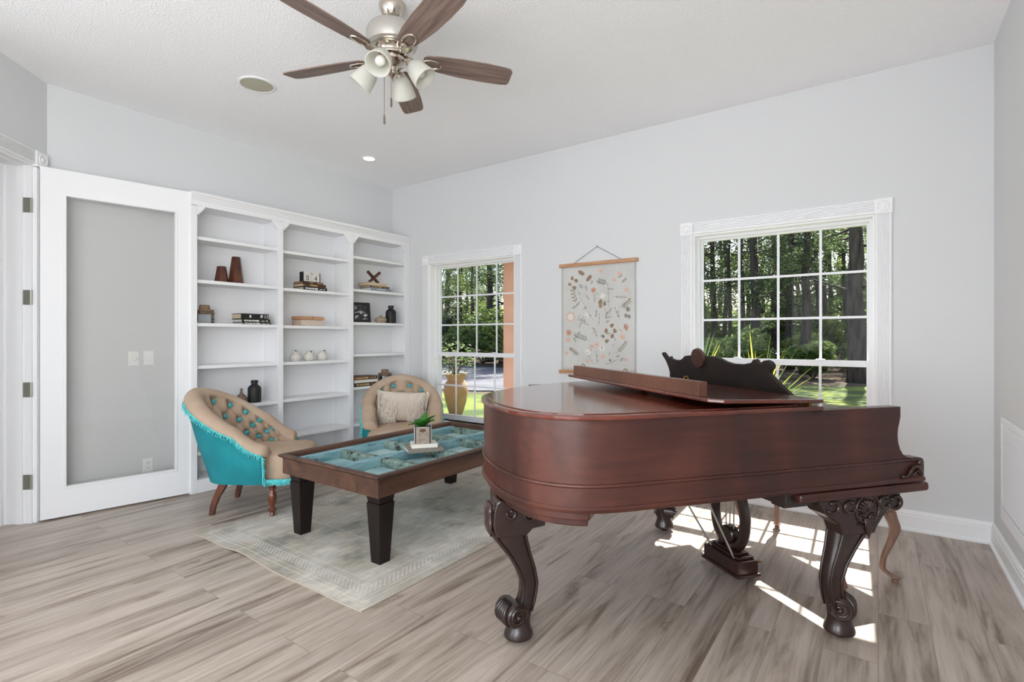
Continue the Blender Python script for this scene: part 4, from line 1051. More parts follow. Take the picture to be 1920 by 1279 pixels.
    return ch
make_chair('tub_chair', 'tan button-tufted tub chair with turquoise back in front of the glass door', (-3.838, 2.056, .0), radians(-49.8))
make_chair('tub_chair', 'tan button-tufted tub chair in the corner holding a fringed pillow', (-3.70, 3.42, .0), radians(-131))
# ---- pillow
def pillow():
    PW = thing('pillow', 'cream fringed throw pillow leaning in the corner tub chair', 'pillow', (-3.70, 3.42, 0), radians(-131))
    # local frame: x across, y forward
    Q = T(0, -.055, .592) @ Matrix.Rotation(radians(-20), 4, 'X') @ Matrix.Rotation(radians(-4), 4, 'Y')
    w_, h_, n = .215, .165, 26
    def s(a, b, sd):
        x = a*w_*(1-.07*(1-abs(b)**2)*0) ; k = (1-abs(a)**2.6)**.55*(1-abs(b)**2.6)**.55
        x = a*w_*(1-.05*(b*b<.5)); x = a*w_*(1-.07*(1-b*b)); z = b*h_*(1-.09*(1-a*a))
        return Q @ Vector((x, sd*.075*k, z))
    def sheet(a0, a1, off=0):
        mb = MB(); 
        for sd in (-1, 1):
            g = [[mb.bm.verts.new(s(a0+(a1-a0)*i/n, -1+2*j/n, sd)) for j in range(n+1)] for i in range(n+1)]
            for i in range(n):
                for j in range(n): mb.bm.faces.new((g[i][j], g[i+1][j], g[i+1][j+1], g[i][j+1]))
        return mb
    cream = pm('cream_linen', srgb(206,194,180), .95, bump=.2, bscale=500, spec=.2)
    body = sheet(-1, 1).build('cover', cream, PW, smooth=True)
    rg = random.Random(5); f = MB()
    for band in ((-.98,-.30), (.30,.98)):
        for i in range(30):
            a = band[0]+(band[1]-band[0])*(i+.5)/30
            for j in range(20):
                b = .97-1.9*j/20+rg.uniform(-.04,.04); p = s(a+rg.uniform(-.02,.02), max(-.98,min(.98,b)), 1)
                d_ = (Q.to_3x3() @ Vector((rg.uniform(-.5,.5), rg.uniform(.15,.8), -1))).normalized()
                p2 = p+d_*.022; f.tube([p, p2, p+d_*.030+Vector((rg.uniform(-.006,.006), rg.uniform(-.006,.006), -.016))], [.0030,.0042,.0022], 4)
    fo = f.build('tufted_band', pm('cream_fringe', srgb(206,192,178), .95, col2=srgb(228,220,208), scale=(70,70,70)), PW, merge=False); fo['kind'] = 'stuff'
    f = MB()
    for sd in (-1, 1):
        for i in range(44):
            b = -1+2*i/43; p = s(sd*.995, b, 1)
            for k_ in range(2):
                d_ = (Q.to_3x3() @ Vector((sd*1, rg.uniform(-.5,.7), rg.uniform(-.8,.5)))).normalized()
                f.tube([p, p+d_*.020, p+d_*.034+Vector((0,0,-.012))], [.004,.0055,.003], 4)
    fo = f.build('tassel_edge', bpy.data.materials['cream_fringe'], PW, merge=False); fo['kind'] = 'stuff'
pillow()

# ================================================================== BUILT-IN BOOKCASE
BK = thing('bookcase', 'white built-in bookcase of three bays filling the left wall to the corner', 'bookcase', (-4.49, 3.08, 0))
inv = Matrix.Translation((4.49, -3.08, 0))
bX0, bXF = -4.783, -4.49
yl, yr = 1.895, 4.262
f = MB()
f.box(bX0, bX0+.012, yl+.02, yr-.01, .0, 2.36)
f.box(bX0, bXF-.02, yl, yl+.02, 0, 2.40); f.box(bX0, bXF-.02, yr-.02, yr, 0, 2.40)
for y in (2.66, 3.443): f.box(bX0, bXF-.02, y-.012, y+.012, 0, 2.36)
f.box(bX0, bXF-.02, yl+.02, yr-.02, 2.335, 2.355); f.box(bX0, bXF-.02, yl+.02, yr-.02, 2.39, 2.40)
f.build('carcass', M['shelf'], BK, xf=inv)
f = MB()
for a, b in ((yl, 1.942), (2.638, 2.683), (3.420, 3.467), (4.19, yr)): f.box(bXF-.02, bXF, a, b, 0, 2.33)
f.build('stile', M['shelf'], BK, bevel=.002, xf=inv)
# fascia with stepped corner brackets
f = MB()
f.box(bXF-.02, bXF, yl, yr, 2.325, 2.40)
def steps(y, d):
    for k_ in range(4): 
        w_ = .060-.014*k_; z1 = 2.325-.017*k_; y0, y1 = sorted((y, y+d*w_)); f.box(bXF-.019, bXF-.0005, y0, y1, z1-.017, z1)
for y, d in ((1.942,1),(2.638,-1),(2.683,1),(3.42,-1),(3.467,1),(4.19,-1)): steps(y, d)
f.build('fascia', M['shelf'], BK, xf=inv)
f = MB(); prof = [(0,2.372),(.006,2.374),(.008,2.388),(.014,2.392),(.018,2.404),(.026,2.410),(.030,2.422),(.030,2.432),(0,2.432)]
f.rings([[Vector((bXF+a, y, z)) for a, z in prof] for y in (yl, yr)]); f.box(bX0, bXF, yl, yr, 2.40, 2.432); f.build('crown_moulding', M['shelf'], BK, xf=inv)
bays = ((1.915, 2.648, (2.085,1.732,1.378,1.030,.676,.325)), (2.672, 3.431, (2.074,1.724,1.374,1.030,.682,.340)), (3.455, 4.242, (2.125,1.776,1.424,1.085,.735,.345)))
for y0, y1, zs in bays:
    for z in zs:
        f = MB(); f.box(bX0+.013, bXF-.025, y0+.003, y1-.003, z-.028, z); f.build('shelf', M['shelf'], BK, bevel=.003, xf=inv)
f = MB(); f.box(bX0+.012, bXF-.02, yl+.02, yr-.02, .08, .105); f.box(bXF-.02, bXF-.001, 1.942, 2.638, 0, .105); f.box(bXF-.02, bXF-.001, 2.683, 3.42, 0, .105); f.box(bXF-.02, bXF-.001, 3.467, 4.19, 0, .105)
f.build('plinth', M['shelf'], BK, xf=inv)
f = MB()
for (y, s_) in ((2.648,-1),(3.431,-1),(4.242,-1),(2.672,1),(3.455,1)):
    for x in (-4.74, -4.55):
        for i in range(62):
            z = .22+i*.032
            if z < 2.26: f.box(x-.0025, x+.0025, y-.0006 if s_ < 0 else y, y if s_ < 0 else y+.0006, z-.0025, z+.0025)
po = f.build('peg_holes', pm('peg_hole', srgb(120,120,122), .8), BK, xf=inv); po['kind'] = 'stuff'

# ---- things on the shelves (z = shelf tops; bookcase faces +x)
def on_shelf(name, label, cat, y, z, x=-4.61, rz=0, group=None): return thing(name, label, cat, (x, y, z), rz, group)
def hexblock(o, h, r0, r1):
    mb = MB(); mb.rings([[(r*cos(pi/3*j+.35), r*sin(pi/3*j+.35), z) for j in range(6)] for r, z in ((r0,0),(r1,h))]); mb.build('block', M['walnut'], o, bevel=.0015)
    mb = MB(); mb.rings([[(r*cos(pi/3*j+.35), r*sin(pi/3*j+.35), z) for j in range(6)] for r, z in ((r1*.94,h-.001),(r1*.94,h+.0006))]); mb.build('end_grain', CDB, o)
o = on_shelf('wooden_block', 'shorter tapered walnut block on the second shelf of the left bay', 'ornament', 2.188, 1.732, group='tapered walnut blocks'); hexblock(o, .138, .058, .036)
o = on_shelf('wooden_block', 'taller tapered walnut block on the second shelf of the left bay', 'ornament', 2.312, 1.732, group='tapered walnut blocks'); hexblock(o, .235, .066, .036)
def jar(label, y, z, s_=1, x=-4.60):
    o = on_shelf('glass_jar', label, 'jar', y, z, x)
    f = MB(); h = .095*s_; r = .072*s_
    f.rings([[(r_*cos(pi/4*j+pi/8), r_*sin(pi/4*j+pi/8), zz) for j in range(8)] for r_, zz in ((r*.96,0),(r,.01),(r,h),(r*.96,h+.006),(r*.90,h+.002),(r*.93,.012),(.002,.010))]); f.build('jar_body', M['jar_glass'], o)
    f = MB(); f.rings([[(r_*cos(pi/4*j+pi/8), r_*sin(pi/4*j+pi/8), zz) for j in range(8)] for r_, zz in ((r*.93,h-.016),(r*.93,h+.006),(r*.99,h+.008),(r*.97,h+.018),(r*.58,h+.022),(r*.50,h+.058))]); f.build('stopper', M['taupe'], o, bevel=.001)
jar('clear glass jar with a taupe wood stopper on the left bay, beside the black books', 2.045, 1.378, 1)
jar('clear glass jar with a brown wood stopper behind the corner tub chair', 3.985, .735, 1.1)
mk = [(.05,.30,.3,.7),(.33,.36,.25,.75),(.62,.68,.25,.78),(.72,.76,.25,.75),(.82,.88,.3,.6)]
mk1 = [(.30,.36,.25,.75),(.70,.74,.25,.8),(.75,.78,.35,.8),(.86,.88,.2,.8),(.93,.97,.25,.4),(.93,.97,.6,.8)]
mk2 = [(.08,.14,.3,.75),(.16,.2,.3,.75),(.22,.34,.3,.7),(.36,.44,.3,.75),(.46,.6,.25,.75),(.68,.8,.35,.55),(.86,.9,.3,.75)]
def shelf_book(label, y, z, w_, d_, h, cover, pages, marks, mm_, rz=PI2, x=-4.61, group=None):
    return book('book', label, (x, y, z), rz, w_, d_, h, cover, pages, group, marks=marks, markmat=mm_)
G1 = 'black books on the left bay'
z = 1.378
shelf_book('thin dark book at the bottom of the black stack on the left bay', 2.455, z, .262, .17, .016, COL, M['white_paper'], mk2, INK, group=G1)
shelf_book('black book with white lettering in the middle of the left bay stack', 2.448, z+.0165, .256, .165, .028, CB, M['white_paper'], mk2, INK, group=G1)
shelf_book('thick black book on top of the stack on the left bay', 2.437, z+.045, .25, .165, .048, CB, M['paper'], mk1, INK, group=G1)
G2 = 'brown books under the block calendar'
z = 1.724
shelf_book('black book with white lettering at the bottom under the block calendar', 3.040, z, .262, .175, .030, CB, M['paper'], mk2, INK, group=G2)
shelf_book('brown book in the middle of the stack under the block calendar', 3.032, z+.0305, .256, .17, .032, CBR, M['paper'], [(.3,.62,.3,.7),(.02,.05,.2,.8)], GOLD, group=G2)
shelf_book('thin tan book directly under the block calendar', 3.018, z+.063, .225, .16, .018, CDB, M['cutwood'], [(.35,.5,.3,.7),(.7,.95,.3,.7)], GOLD, group=G2)
# block calendar 04
CA = on_shelf('block_calendar', 'white and black block calendar reading 04 on top of the brown books', 'calendar', 3.03, z+.0815, -4.60, PI2)
f = MB(); f.box(-.095, .095, -.03, .03, 0, .006); f.box(-.095, -.089, -.03, .03, .006, .098); f.box(.089, .095, -.03, .03, .006, .098); f.box(-.089, .089, .024, .03, .006, .098); f.build('calendar_tray', M['black'], CA)
f = MB(); f.box(-.088, -.001, -.029, .023, .0065, .072); f.box(.001, .088, -.029, .023, .0065, .072); f.build('number_block', M['white_paper'], CA, bevel=.001)
f = MB(); f.box(-.088, .088, -.029, .023, .073, .096); f.build('month_bar', M['white_paper'], CA, bevel=.001)
def text(body, size, mat, parent, loc, rot=(pi/2,0,0), ext=.0004, name='lettering'):
    cu = bpy.data.curves.new(name, 'FONT'); cu.body = body; cu.size = size; cu.extrude = ext; cu.align_x = 'CENTER'; cu.align_y = 'CENTER'; cu.materials.append(mat)
    tmp = bpy.data.objects.new(name, cu); C.objects.link(tmp); dg = bpy.context.evaluated_depsgraph_get(); me = bpy.data.meshes.new_from_object(tmp.evaluated_get(dg)); bpy.data.objects.remove(tmp)
    o = bpy.data.objects.new(name, me); C.objects.link(o); o.parent = parent; o.location = loc; o.rotation_euler = rot
    if not me.materials: me.materials.append(mat)
    return o
text('0', .066, M['black'], CA, (-.045, -.0297, .038), name='digit_lettering'); text('4', .066, M['black'], CA, (.045, -.0297, .038), name='digit_lettering'); text('MAY', .018, M['black'], CA, (0, -.0297, .084), name='month_lettering')
# carved box
BX = on_shelf('wooden_box', 'carved pale wooden box on the third shelf of the middle bay', 'box', 3.015, 1.374, -4.61, PI2)
f = MB(); f.box(-.125, .125, -.08, .08, 0, .058); f.build('box_body', pm('limed_wood', srgb(176,150,130), .8, col2=srgb(202,184,166), scale=(40,40,40)), BX, bevel=.002)
f = MB(); rg = random.Random(2)
for i in range(26):
    for k_ in range(5): f.ball((-.117+i*.0094, -.081, .010+k_*.010+rg.uniform(-.002,.002)), .0048, sy=.5, seg=6)
fo = f.build('carving', pm('carving_cream', srgb(214,200,186), .85), BX); fo['kind'] = 'stuff'
f = MB(); f.box(-.128, .128, -.083, .083, .060, .092); f.build('box_lid', M['cutwood'], BX, bevel=.003)
f = MB(); f.ball((0,-.0835,.078), .006, sy=.6); f.build('latch_knob', CDB, BX)
# three small ribbed vases
cer = pm('speckled_ceramic', srgb(206,200,190), .7, col2=srgb(226,222,214), scale=(60,60,60), bump=.6, bscale=120)
for i, (y, lab, hh) in enumerate(((2.873,'leftmost of the three small cream ribbed bud vases on the middle bay, its neck leaning',.108),(3.02,'middle one of the three small cream ribbed bud vases on the middle bay',.098),(3.163,'rightmost of the three small cream ribbed bud vases, the roundest, on the middle bay',.104))):
    o = on_shelf('bud_vase', lab, 'vase', y, 1.030, -4.60, .6*i, 'cream bud vases on the middle bay')
    prof = [(.030,0),(.044,.010),(.054,.030),(.054,.046),(.044,.064),(.026,.080),(.020,.090),(.023,hh),(.017,hh),(.014,.088)]
    f = MB(); rr = [[((r+.0016*sin(14*a+z_*60*(1+i)))*cos(a), (r+.0016*sin(14*a+z_*60*(1+i)))*sin(a), z_) for a in [2*pi*j/42 for j in range(42)]] for r, z_ in prof]
    f.rings(rr); vb = f.build('vase_body', cer, o, smooth=True)
    f = MB()
    for k_ in range(2):
        a = 1.2*k_+.3; f.tube([(.018*cos(a), .018*sin(a), .094), (.036*cos(a), .036*sin(a), .098), (.044*cos(a), .044*sin(a), .082), (.046*cos(a), .046*sin(a), .068)], .005, 6)
    f.build('spout', cer, o, smooth=True)
    f = MB(); f.ball((.022, -.012, hh-.006), .0065); f.build('dark_bead', M['black'], o)
# cross ornament and books, right bay
z = 1.776; G3 = 'books under the wooden cross ornament'
shelf_book('blue-grey book at the bottom of the stack under the wooden cross', 3.860, z, .29, .19, .034, CBL, M['white_paper'], [(.3,.7,.4,.6)], INK, group=G3)
shelf_book('thin brown book in the middle of the stack under the wooden cross', 3.845, z+.0345, .27, .18, .020, CDB, M['paper'], mk2, GOLD, group=G3)
shelf_book('cream book with brown cover edges directly under the wooden cross', 3.815, z+.055, .265, .18, .034, cov('cream_cover', srgb(196,178,150)), M['paper'], None, None, group=G3)
o = on_shelf('cross_ornament', 'reddish wooden X-shaped jack ornament on the right bay books', 'ornament', 3.825, z+.0895, -4.60, PI2)
for a in (38, 142):
    f = MB(); Q = T(0, .012 if a > 90 else -.012, .068) @ Matrix.Rotation(radians(-a), 4, 'Y'); f.box(-.098, .098, -.0115, .0115, -.0135, .0135, Q); f.build('wood_bar', M['walnut'], o, bevel=.002)
# photo frame
o = on_shelf('picture_frame', 'black picture frame with a dark abstract print leaning in the right bay', 'picture frame', 3.655, 1.424, -4.60, PI2-.35)
Q = Matrix.Rotation(radians(-12), 4, 'X')
f = MB(); w_, h_ = .105, .225
f.box(-w_, w_, -.010, .008, 0, .034, Q); f.box(-w_, w_, -.010, .008, h_-.034, h_, Q); f.box(-w_, -w_+.034, -.010, .008, .034, h_-.034, Q); f.box(w_-.034, w_, -.010, .008, .034, h_-.034, Q); f.build('frame_border', M['black_gloss'], o, bevel=.0015)
f = MB(); f.box(-w_+.034, w_-.034, .0, .004, .034, h_-.034, Q); f.build('print', pm('abstract_print', srgb(40,40,42), .5, col2=srgb(206,206,204), scale=(14,14,30), lo=.5, hi=.58), o)
f = MB(); f.box(-.02, .02, .072, .076, .0, .12, T(0,.0,0) @ Matrix.Rotation(radians(12), 4, 'X')); f.build('easel_back', M['black'], o)
# small round pot and black bottle vases
def vase(name, label, y, z, prof, mat, x=-4.60):
    o = on_shelf(name, label, 'vase', y, z, x); mb = MB(); mb.lathe(prof, 30); mb.build('vase_body', mat, o, smooth='auto'); return o
vase('round_vase', 'squat taupe round vase between the frame and the black vase', 3.925, 1.424, [(.030,0),(.052,.006),(.068,.030),(.066,.046),(.045,.064),(.020,.072),(.014,.080),(.017,.090),(.012,.090),(.010,.075)], pm('taupe_ceramic', srgb(150,132,112), .45, col2=srgb(168,150,130), scale=(20,20,60)))
bp_ = [(.046,0),(.050,.004),(.050,.120),(.046,.136),(.030,.152),(.022,.158),(.022,.166),(.027,.168),(.027,.192),(.022,.194),(.018,.190),(.018,.16)]
vase('bottle_vase', 'matte black bottle vase on the right bay beside the squat taupe vase', 4.072, 1.424, [(r*1.18, z_*1.06) for r, z_ in bp_], M['black'])
vase('bottle_vase', 'matte black bottle vase on the left bay behind the tub chair', 2.470, .676, [(r*1.12, z_*1.02) for r, z_ in bp_], M['black'])
vase('bud_vase', 'small brown narrow-necked bud vase just left of the black bottle vase', 2.352, .676, [(.026,0),(.046,.012),(.052,.034),(.046,.056),(.026,.076),(.012,.092),(.010,.126),(.013,.132),(.009,.132),(.008,.10)], pm('brown_glass', srgb(104,84,72), .25, col2=srgb(128,106,92), scale=(10,10,40)))
G4 = 'brown books behind the corner chair'; z = .735
shelf_book('dark brown book at the bottom of the stack behind the corner chair', 3.66, z, .33, .19, .040, CDB, M['white_paper'], mk2, GOLD, group=G4)
shelf_book('cream book in the middle of the stack behind the corner chair', 3.655, z+.0405, .31, .185, .030, CWH, M['white_paper'], None, None, group=G4)
shelf_book('reddish brown book on top of the stack behind the corner chair', 3.65, z+.071, .32, .185, .038, CRB, M['paper'], mk2, GOLD, group=G4)

# ================================================================== WALL HANGING
WH = thing('wall_hanging', 'botanical print canvas with wooden rods hanging between the windows', 'wall art', (-2.072, YW-.004, 0))
f = MB(); nx = 24
cw = .364; z0_, z1_ = .945, 1.925
rows = [[(-cw+2*cw*i/nx, -.010-.0008*sin(j*.9+i*.12), z0_+(z1_-z0_)*j/20) for j in range(21)] for i in range(nx+1)]
f.rings(rows, caps=False, closed=False); cv = f.build('canvas', pm('canvas_grey', srgb(196,195,191), .9, col2=srgb(204,203,199), scale=(4,4,4), bump=.15, bscale=900), WH, smooth=True, recalc=False)
md = cv.modifiers.new('s', 'SOLIDIFY'); md.thickness = .0012; md.offset = 1
f = MB(); f.box(-.388, .388, -.022, -.0, 1.915, 1.948); f.build('top_rod', M['cutwood'], WH, bevel=.003)
f = MB(); f.box(-.388, .388, -.022, -.0, .925, .957); f.build('bottom_rod', M['cutwood'], WH, bevel=.003)
f = MB(); f.tube([(-.235,-.012,1.947),(.0,-.010,2.082),(.235,-.012,1.947)], .0022, 6); f.build('hanging_string', M['string'], WH)
f = MB(); f.tube([(0,-.014,2.083),(0,0,2.083)], .004, 8); f.build('nail', M['slot'], WH)
rg = random.Random(21)
cols = {'olive': srgb(146,134,108), 'brown': srgb(150,122,102), 'taupe': srgb(142,138,130), 'peach': srgb(216,184,168), 'coral': srgb(200,148,126), 'white': srgb(222,219,212), 'dark': srgb(112,102,90)}
LM = {k_: MB() for k_ in cols}
YF = -.0118
cnt = [0]
def blob(k_, x, z, L_, W_, a):
    cnt[0] += 1; y = YF-.00002*(cnt[0] % 60)
    pts = []
    for i in range(12):
        t = 2*pi*i/12; px_ = cos(t)*L_; pz_ = sin(t)*W_*(1-.35*cos(t)); pts.append((x+px_*cos(a)-pz_*sin(a), y, z+px_*sin(a)+pz_*cos(a)))
    LM[k_].face(pts)
def stem(k_, pts, w_=.0016):
    pts = [Vector((p[0], 0, p[1])) for p in pts]
    for p, q in zip(pts, pts[1:]):
        d = (q-p).normalized(); n_ = Vector((-d.z, 0, d.x))*w_; cnt[0] += 1; y = Vector((0, YF-.00002*(cnt[0] % 60), 0)); LM[k_].face([p+n_+y, q+n_+y, q-n_+y, p-n_+y])
def sprig(k_, x, z, L_, a, n, lw, bend=.3):
    pts = []
    for i in range(9):
        t = i/8; aa = a+bend*t; pts.append((x+L_*t*cos(aa), z+L_*t*sin(aa)))
    stem('taupe', pts, .0011)
    n = max(2, int(n*.85))
    for i in range(n):
        t = .25+.75*i/n; aa = a+bend*t; px_, pz_ = x+L_*t*cos(aa), z+L_*t*sin(aa)
        for s_ in (-1, 1): b = aa+s_*.75; blob(k_, px_+lw*1.05*cos(b), pz_+lw*1.05*sin(b), lw*.85, lw*.24, b)
    blob(k_, x+L_*cos(a+bend)*1.04, z+L_*sin(a+bend)*1.04, lw*.9, lw*.27, a+bend)
def flower(k_, x, z, r, n=6, c='coral'):
    o_ = rg.random()
    for i in range(n): b = o_+2*pi*i/n; blob(k_, x+r*.6*cos(b), z+r*.6*sin(b), r*.5, r*.34, b)
    blob(c, x, z, r*.22, r*.22, 0)
def W2L(px, pz): return (-.364+.728*(px-100)/612, 1.925-(pz-285)*.98/870)      # layout of the print on its own canvas
def at(px, pz): return W2L(px, pz)
for px, pz, L_, a, n, lw, b, c in ((245,610,.17,125,5,.020,-.3,'olive'),(385,745,.24,128,0,.01,-.1,'olive'),(500,455,.10,150,5,.020,.2,'taupe'),(500,640,.20,88,0,.01,.05,'taupe'),(585,640,.12,10,6,.016,.4,'olive'),(350,905,.15,150,6,.019,.2,'taupe'),(265,1030,.11,140,6,.014,.1,'olive'),(560,1000,.14,35,7,.015,.2,'olive'),(290,480,.05,120,3,.013,.2,'taupe'),(320,500,.05,95,3,.011,.1,'taupe'),(600,450,.06,25,5,.009,.2,'taupe'),(550,500,.06,160,4,.008,.2,'taupe'),(180,640,.11,15,5,.009,.3,'dark'),(540,555,.12,-5,5,.009,.0,'dark'),(480,690,.07,20,4,.010,.4,'taupe'),(390,720,.07,60,4,.010,.3,'taupe'),(350,780,.10,150,4,.009,.2,'taupe'),(405,880,.08,95,2,.008,.1,'dark'),(420,1090,.12,100,1,.006,.1,'taupe'),(400,1090,.12,80,1,.006,.1,'taupe'),(380,1090,.12,120,1,.006,.1,'taupe'),(230,920,.05,110,4,.008,.2,'taupe'),(590,1060,.04,30,2,.010,.2,'taupe'),(380,600,.08,70,4,.009,.3,'taupe'),(340,580,.06,100,3,.009,.3,'taupe'),(420,780,.10,80,1,.007,.1,'taupe'),(470,1090,.12,10,5,.006,.2,'taupe'),(250,735,.07,20,4,.012,-.5,'olive'),(590,740,.11,100,3,.012,.2,'taupe')):
    x, z = at(px, pz); sprig(c, x, z, L_, radians(a), n, lw, b)
for _ in range(34):
    x, z = at(rg.uniform(150, 690), rg.uniform(360, 1080)); sprig(rg.choice(['taupe','olive','taupe','peach']), x, z, rg.uniform(.03,.06), rg.uniform(.3,2.8), rg.choice([2,3,4]), rg.uniform(.005,.009), rg.uniform(-.4,.4))
for px, pz, r, c in ((195,385,.020,'olive'),(228,408,.022,'brown'),(172,435,.019,'olive'),(214,465,.022,'olive'),(483,820,.021,'brown'),(530,780,.021,'brown'),(552,822,.022,'brown'),(458,865,.018,'olive'),(490,902,.022,'olive'),(533,862,.022,'brown'),(437,590,.026,'olive'),(470,605,.022,'olive'),(438,625,.020,'brown'),(655,655,.024,'taupe'),(640,705,.019,'taupe'),(665,712,.019,'taupe')):
    x, z = at(px, pz); blob(c, x, z, r, r*.75, rg.random()*3)
for px, pz, a in ((275,348,-40),(340,395,40)):
    x, z = at(px, pz)
    for i in range(5): blob('brown', x+(.012*(i-2))*cos(radians(a)), z+(.012*(i-2))*sin(radians(a)), .022-.003*abs(i-2), .009, radians(a+70)); blob('taupe', x+(.012*(i-2)+.006)*cos(radians(a)), z+(.012*(i-2)+.006)*sin(radians(a)), .019-.003*abs(i-2), .002, radians(a+70))
for px, pz, r, c, c2 in ((440,345,.024,'peach','coral'),(590,375,.024,'peach','coral'),(545,425,.020,'peach','coral'),(378,495,.026,'coral','brown'),(645,505,.022,'peach','coral'),(180,705,.050,'peach','white'),(165,835,.030,'coral','brown'),(160,893,.026,'peach','coral'),(640,795,.024,'coral','brown'),(612,870,.028,'peach','coral'),(405,930,.026,'peach','dark'),(367,948,.022,'peach','dark'),(330,995,.028,'white','coral'),(450,960,.028,'white','coral'),(457,1028,.024,'peach','coral'),(330,1065,.024,'peach','coral'),(145,1005,.022,'peach','olive'),(637,1047,.018,'peach','taupe'),(455,545,.028,'white','white'),(320,700,.024,'white','taupe'),(515,1055,.012,'brown','taupe')):
    x, z = at(px, pz); flower(c, x, z, r, 7 if r > .04 else 6, c2)
    if r > .04: flower('white', x, z, r*.6, 6, 'peach')
for k_, mb in LM.items():
    o = mb.build('painted_'+{'olive':'foliage','brown':'pods','taupe':'stems','peach':'petals','coral':'blossoms','white':'daisies','dark':'berries'}[k_], pm('print_'+k_, cols[k_], .9), cv, merge=False, recalc=False); o['kind'] = 'stuff'

# ================================================================== CEILING FAN
FN = thing('ceiling_fan', 'five-blade ceiling fan with nickel body and four frosted glass shades', 'fan', (-2.13, 1.895, ZC))
f = MB(); f.lathe([(.066,0),(.070,-.010),(.068,-.030),(.055,-.062),(.034,-.085),(.022,-.096),(.018,-.10),(.001,-.10)], 32); f.build('canopy', M['nickel'], FN, smooth='auto')
f = MB(); f.lathe([(.014,-.09),(.014,-.14)], 16); f.build('downrod', M['nickel'], FN, smooth='auto')
f = MB(); f.lathe([(.02,-.118),(.095,-.122),(.122,-.135),(.135,-.160),(.136,-.205),(.128,-.232),(.105,-.245),(.02,-.246)], 40); f.build('motor_housing', M['nickel_satin'], FN, smooth='auto')
f = MB(); f.lathe([(.02,-.244),(.108,-.246),(.112,-.256),(.098,-.264),(.090,-.280),(.094,-.290),(.092,-.297),(.02,-.298)], 40); f.build('blade_hub', M['nickel'], FN, smooth='auto')
zb = -.292
for i in range(5):
    a = radians(54+72*i); Q = Matrix.Rotation(a, 4, 'Z') @ T(0,0,zb) @ Matrix.Rotation(radians(-13), 4, 'X')
    f = MB()
    bl = [(.165,-.040),(.185,-.056),(.26,-.066),(.38,-.074),(.52,-.075),(.62,-.070),(.655,-.062),(.668,-.045),(.672,.045),(.66,.062),(.62,.068),(.52,.070),(.38,.066),(.26,.054),(.185,.042),(.165,.026)]
    f.prism(bl, .0, .007, 'z'); b = f.build('blade', M['blade'], FN, bevel=.0025); b.matrix_local = Q
    f = MB()
    f.tube([Vector(p) for p in ((.085,0,.012),(.12,0,-.010),(.155,-.008,-.012),(.18,0,-.006))], [.012,.010,.012,.010], 8)
    f.tube([Vector(p) for p in catmull([(.155,-.0,-.006),(.185,-.030,-.005),(.235,-.026,-.004),(.262,-.006,-.004),(.245,.020,-.004),(.19,.026,-.005)], 6, True)], .006, 8, closed=True)
    f.build('blade_arm', M['nickel'], b, smooth='auto')
f = MB(); f.lathe([(.02,-.296),(.070,-.298),(.076,-.304),(.074,-.318),(.056,-.334),(.036,-.342),(.028,-.350),(.024,-.366),(.030,-.372),(.028,-.382),(.014,-.390),(.006,-.400),(0,-.402)], 36); f.build('light_fitter', M['nickel'], FN, smooth='auto')
for i in range(4):
    a = radians(-64+90*i)
    Rz = Matrix.Rotation(a, 4, 'Z')
    f = MB(); f.tube([Rz @ Vector(p) for p in ((.05,0,-.315),(.080,0,-.308),(.098,0,-.314),(.106,0,-.326))], .011, 10); f.lathe([(.016,.014),(.026,.008),(.028,-.012),(.022,-.016)], 20, Rz @ T(.106,0,-.330, ry=radians(-42)))
    sk_ = f.build('socket_arm', M['nickel'], FN, smooth='auto')
    Q = Rz @ T(.109,0,-.336, ry=radians(-42))
    f = MB(); f.lathe([(.026,0),(.038,-.006),(.049,-.030),(.058,-.065),(.065,-.108),(.0655,-.116),(.061,-.116),(.054,-.065),(.045,-.030),(.034,-.010),(.022,-.004)], 32, Q, caps=False); f.build('glass_shade', M['shade'], FN, smooth=True)
    f = MB(); f.lathe([(.012,-.004),(.013,-.03),(.022,-.05),(.026,-.068),(.022,-.086),(.0,-.094)], 16, Q); f.build('light_bulb', pm('bulb_%d' % i, srgb(232,230,222), .3), FN, smooth=True)
for (x, y, z1) in ((-.028,-.030,-.60),(.022,-.026,-.52)):
    f = MB(); f.tube([(x,y,-.335),(x,y,z1)], .0013, 6); pc = f.build('pull_chain', M['brass'], FN)
    f = MB(); f.lathe([(.002,.0),(.005,-.006),(.006,-.04),(.004,-.05),(0,-.052)], 10, T(x,y,z1)); f.build('chain_fob', M['bronze'], pc, smooth='auto')
# ================================================================== OUTDOORS
GZ = -.18
M['grass'] = pm('lawn_grass', srgb(56,76,24), .95, col2=srgb(116,130,44), scale=(1.2,1.2,1.2), detail=8, lo=.4, hi=.62, bump=.8, bscale=30)
M['leaflitter'] = pm('forest_floor', srgb(70,58,44), 1, col2=srgb(112,94,70), scale=(1.5,1.5,1.5), bump=.8, bscale=12)
M['asphalt'] = pm('driveway_asphalt', srgb(92,92,100), .95, col2=srgb(112,112,118), scale=(3,3,3), bump=.3, bscale=90)
M['concrete'] = pm('patio_concrete', srgb(168,158,148), .9, col2=srgb(182,172,162), scale=(2,2,2))
M['bark'] = pm('pine_bark', srgb(58,50,46), .95, col2=srgb(104,92,84), scale=(7,7,1.4), bump=.9, bscale=9, bvec=(3,3,.7))
f = MB(); f.box(-70, 45, YW+WT, 90, GZ-.2, GZ-.02); o = struct(f.build('ground', M['leaflitter']))
def organic(mb, pts, z, th=.03):
    mb.prism([(p.x, p.y) for p in catmull([(a, b, 0) for a, b in pts], 6, True)], z-th, z, 'z')
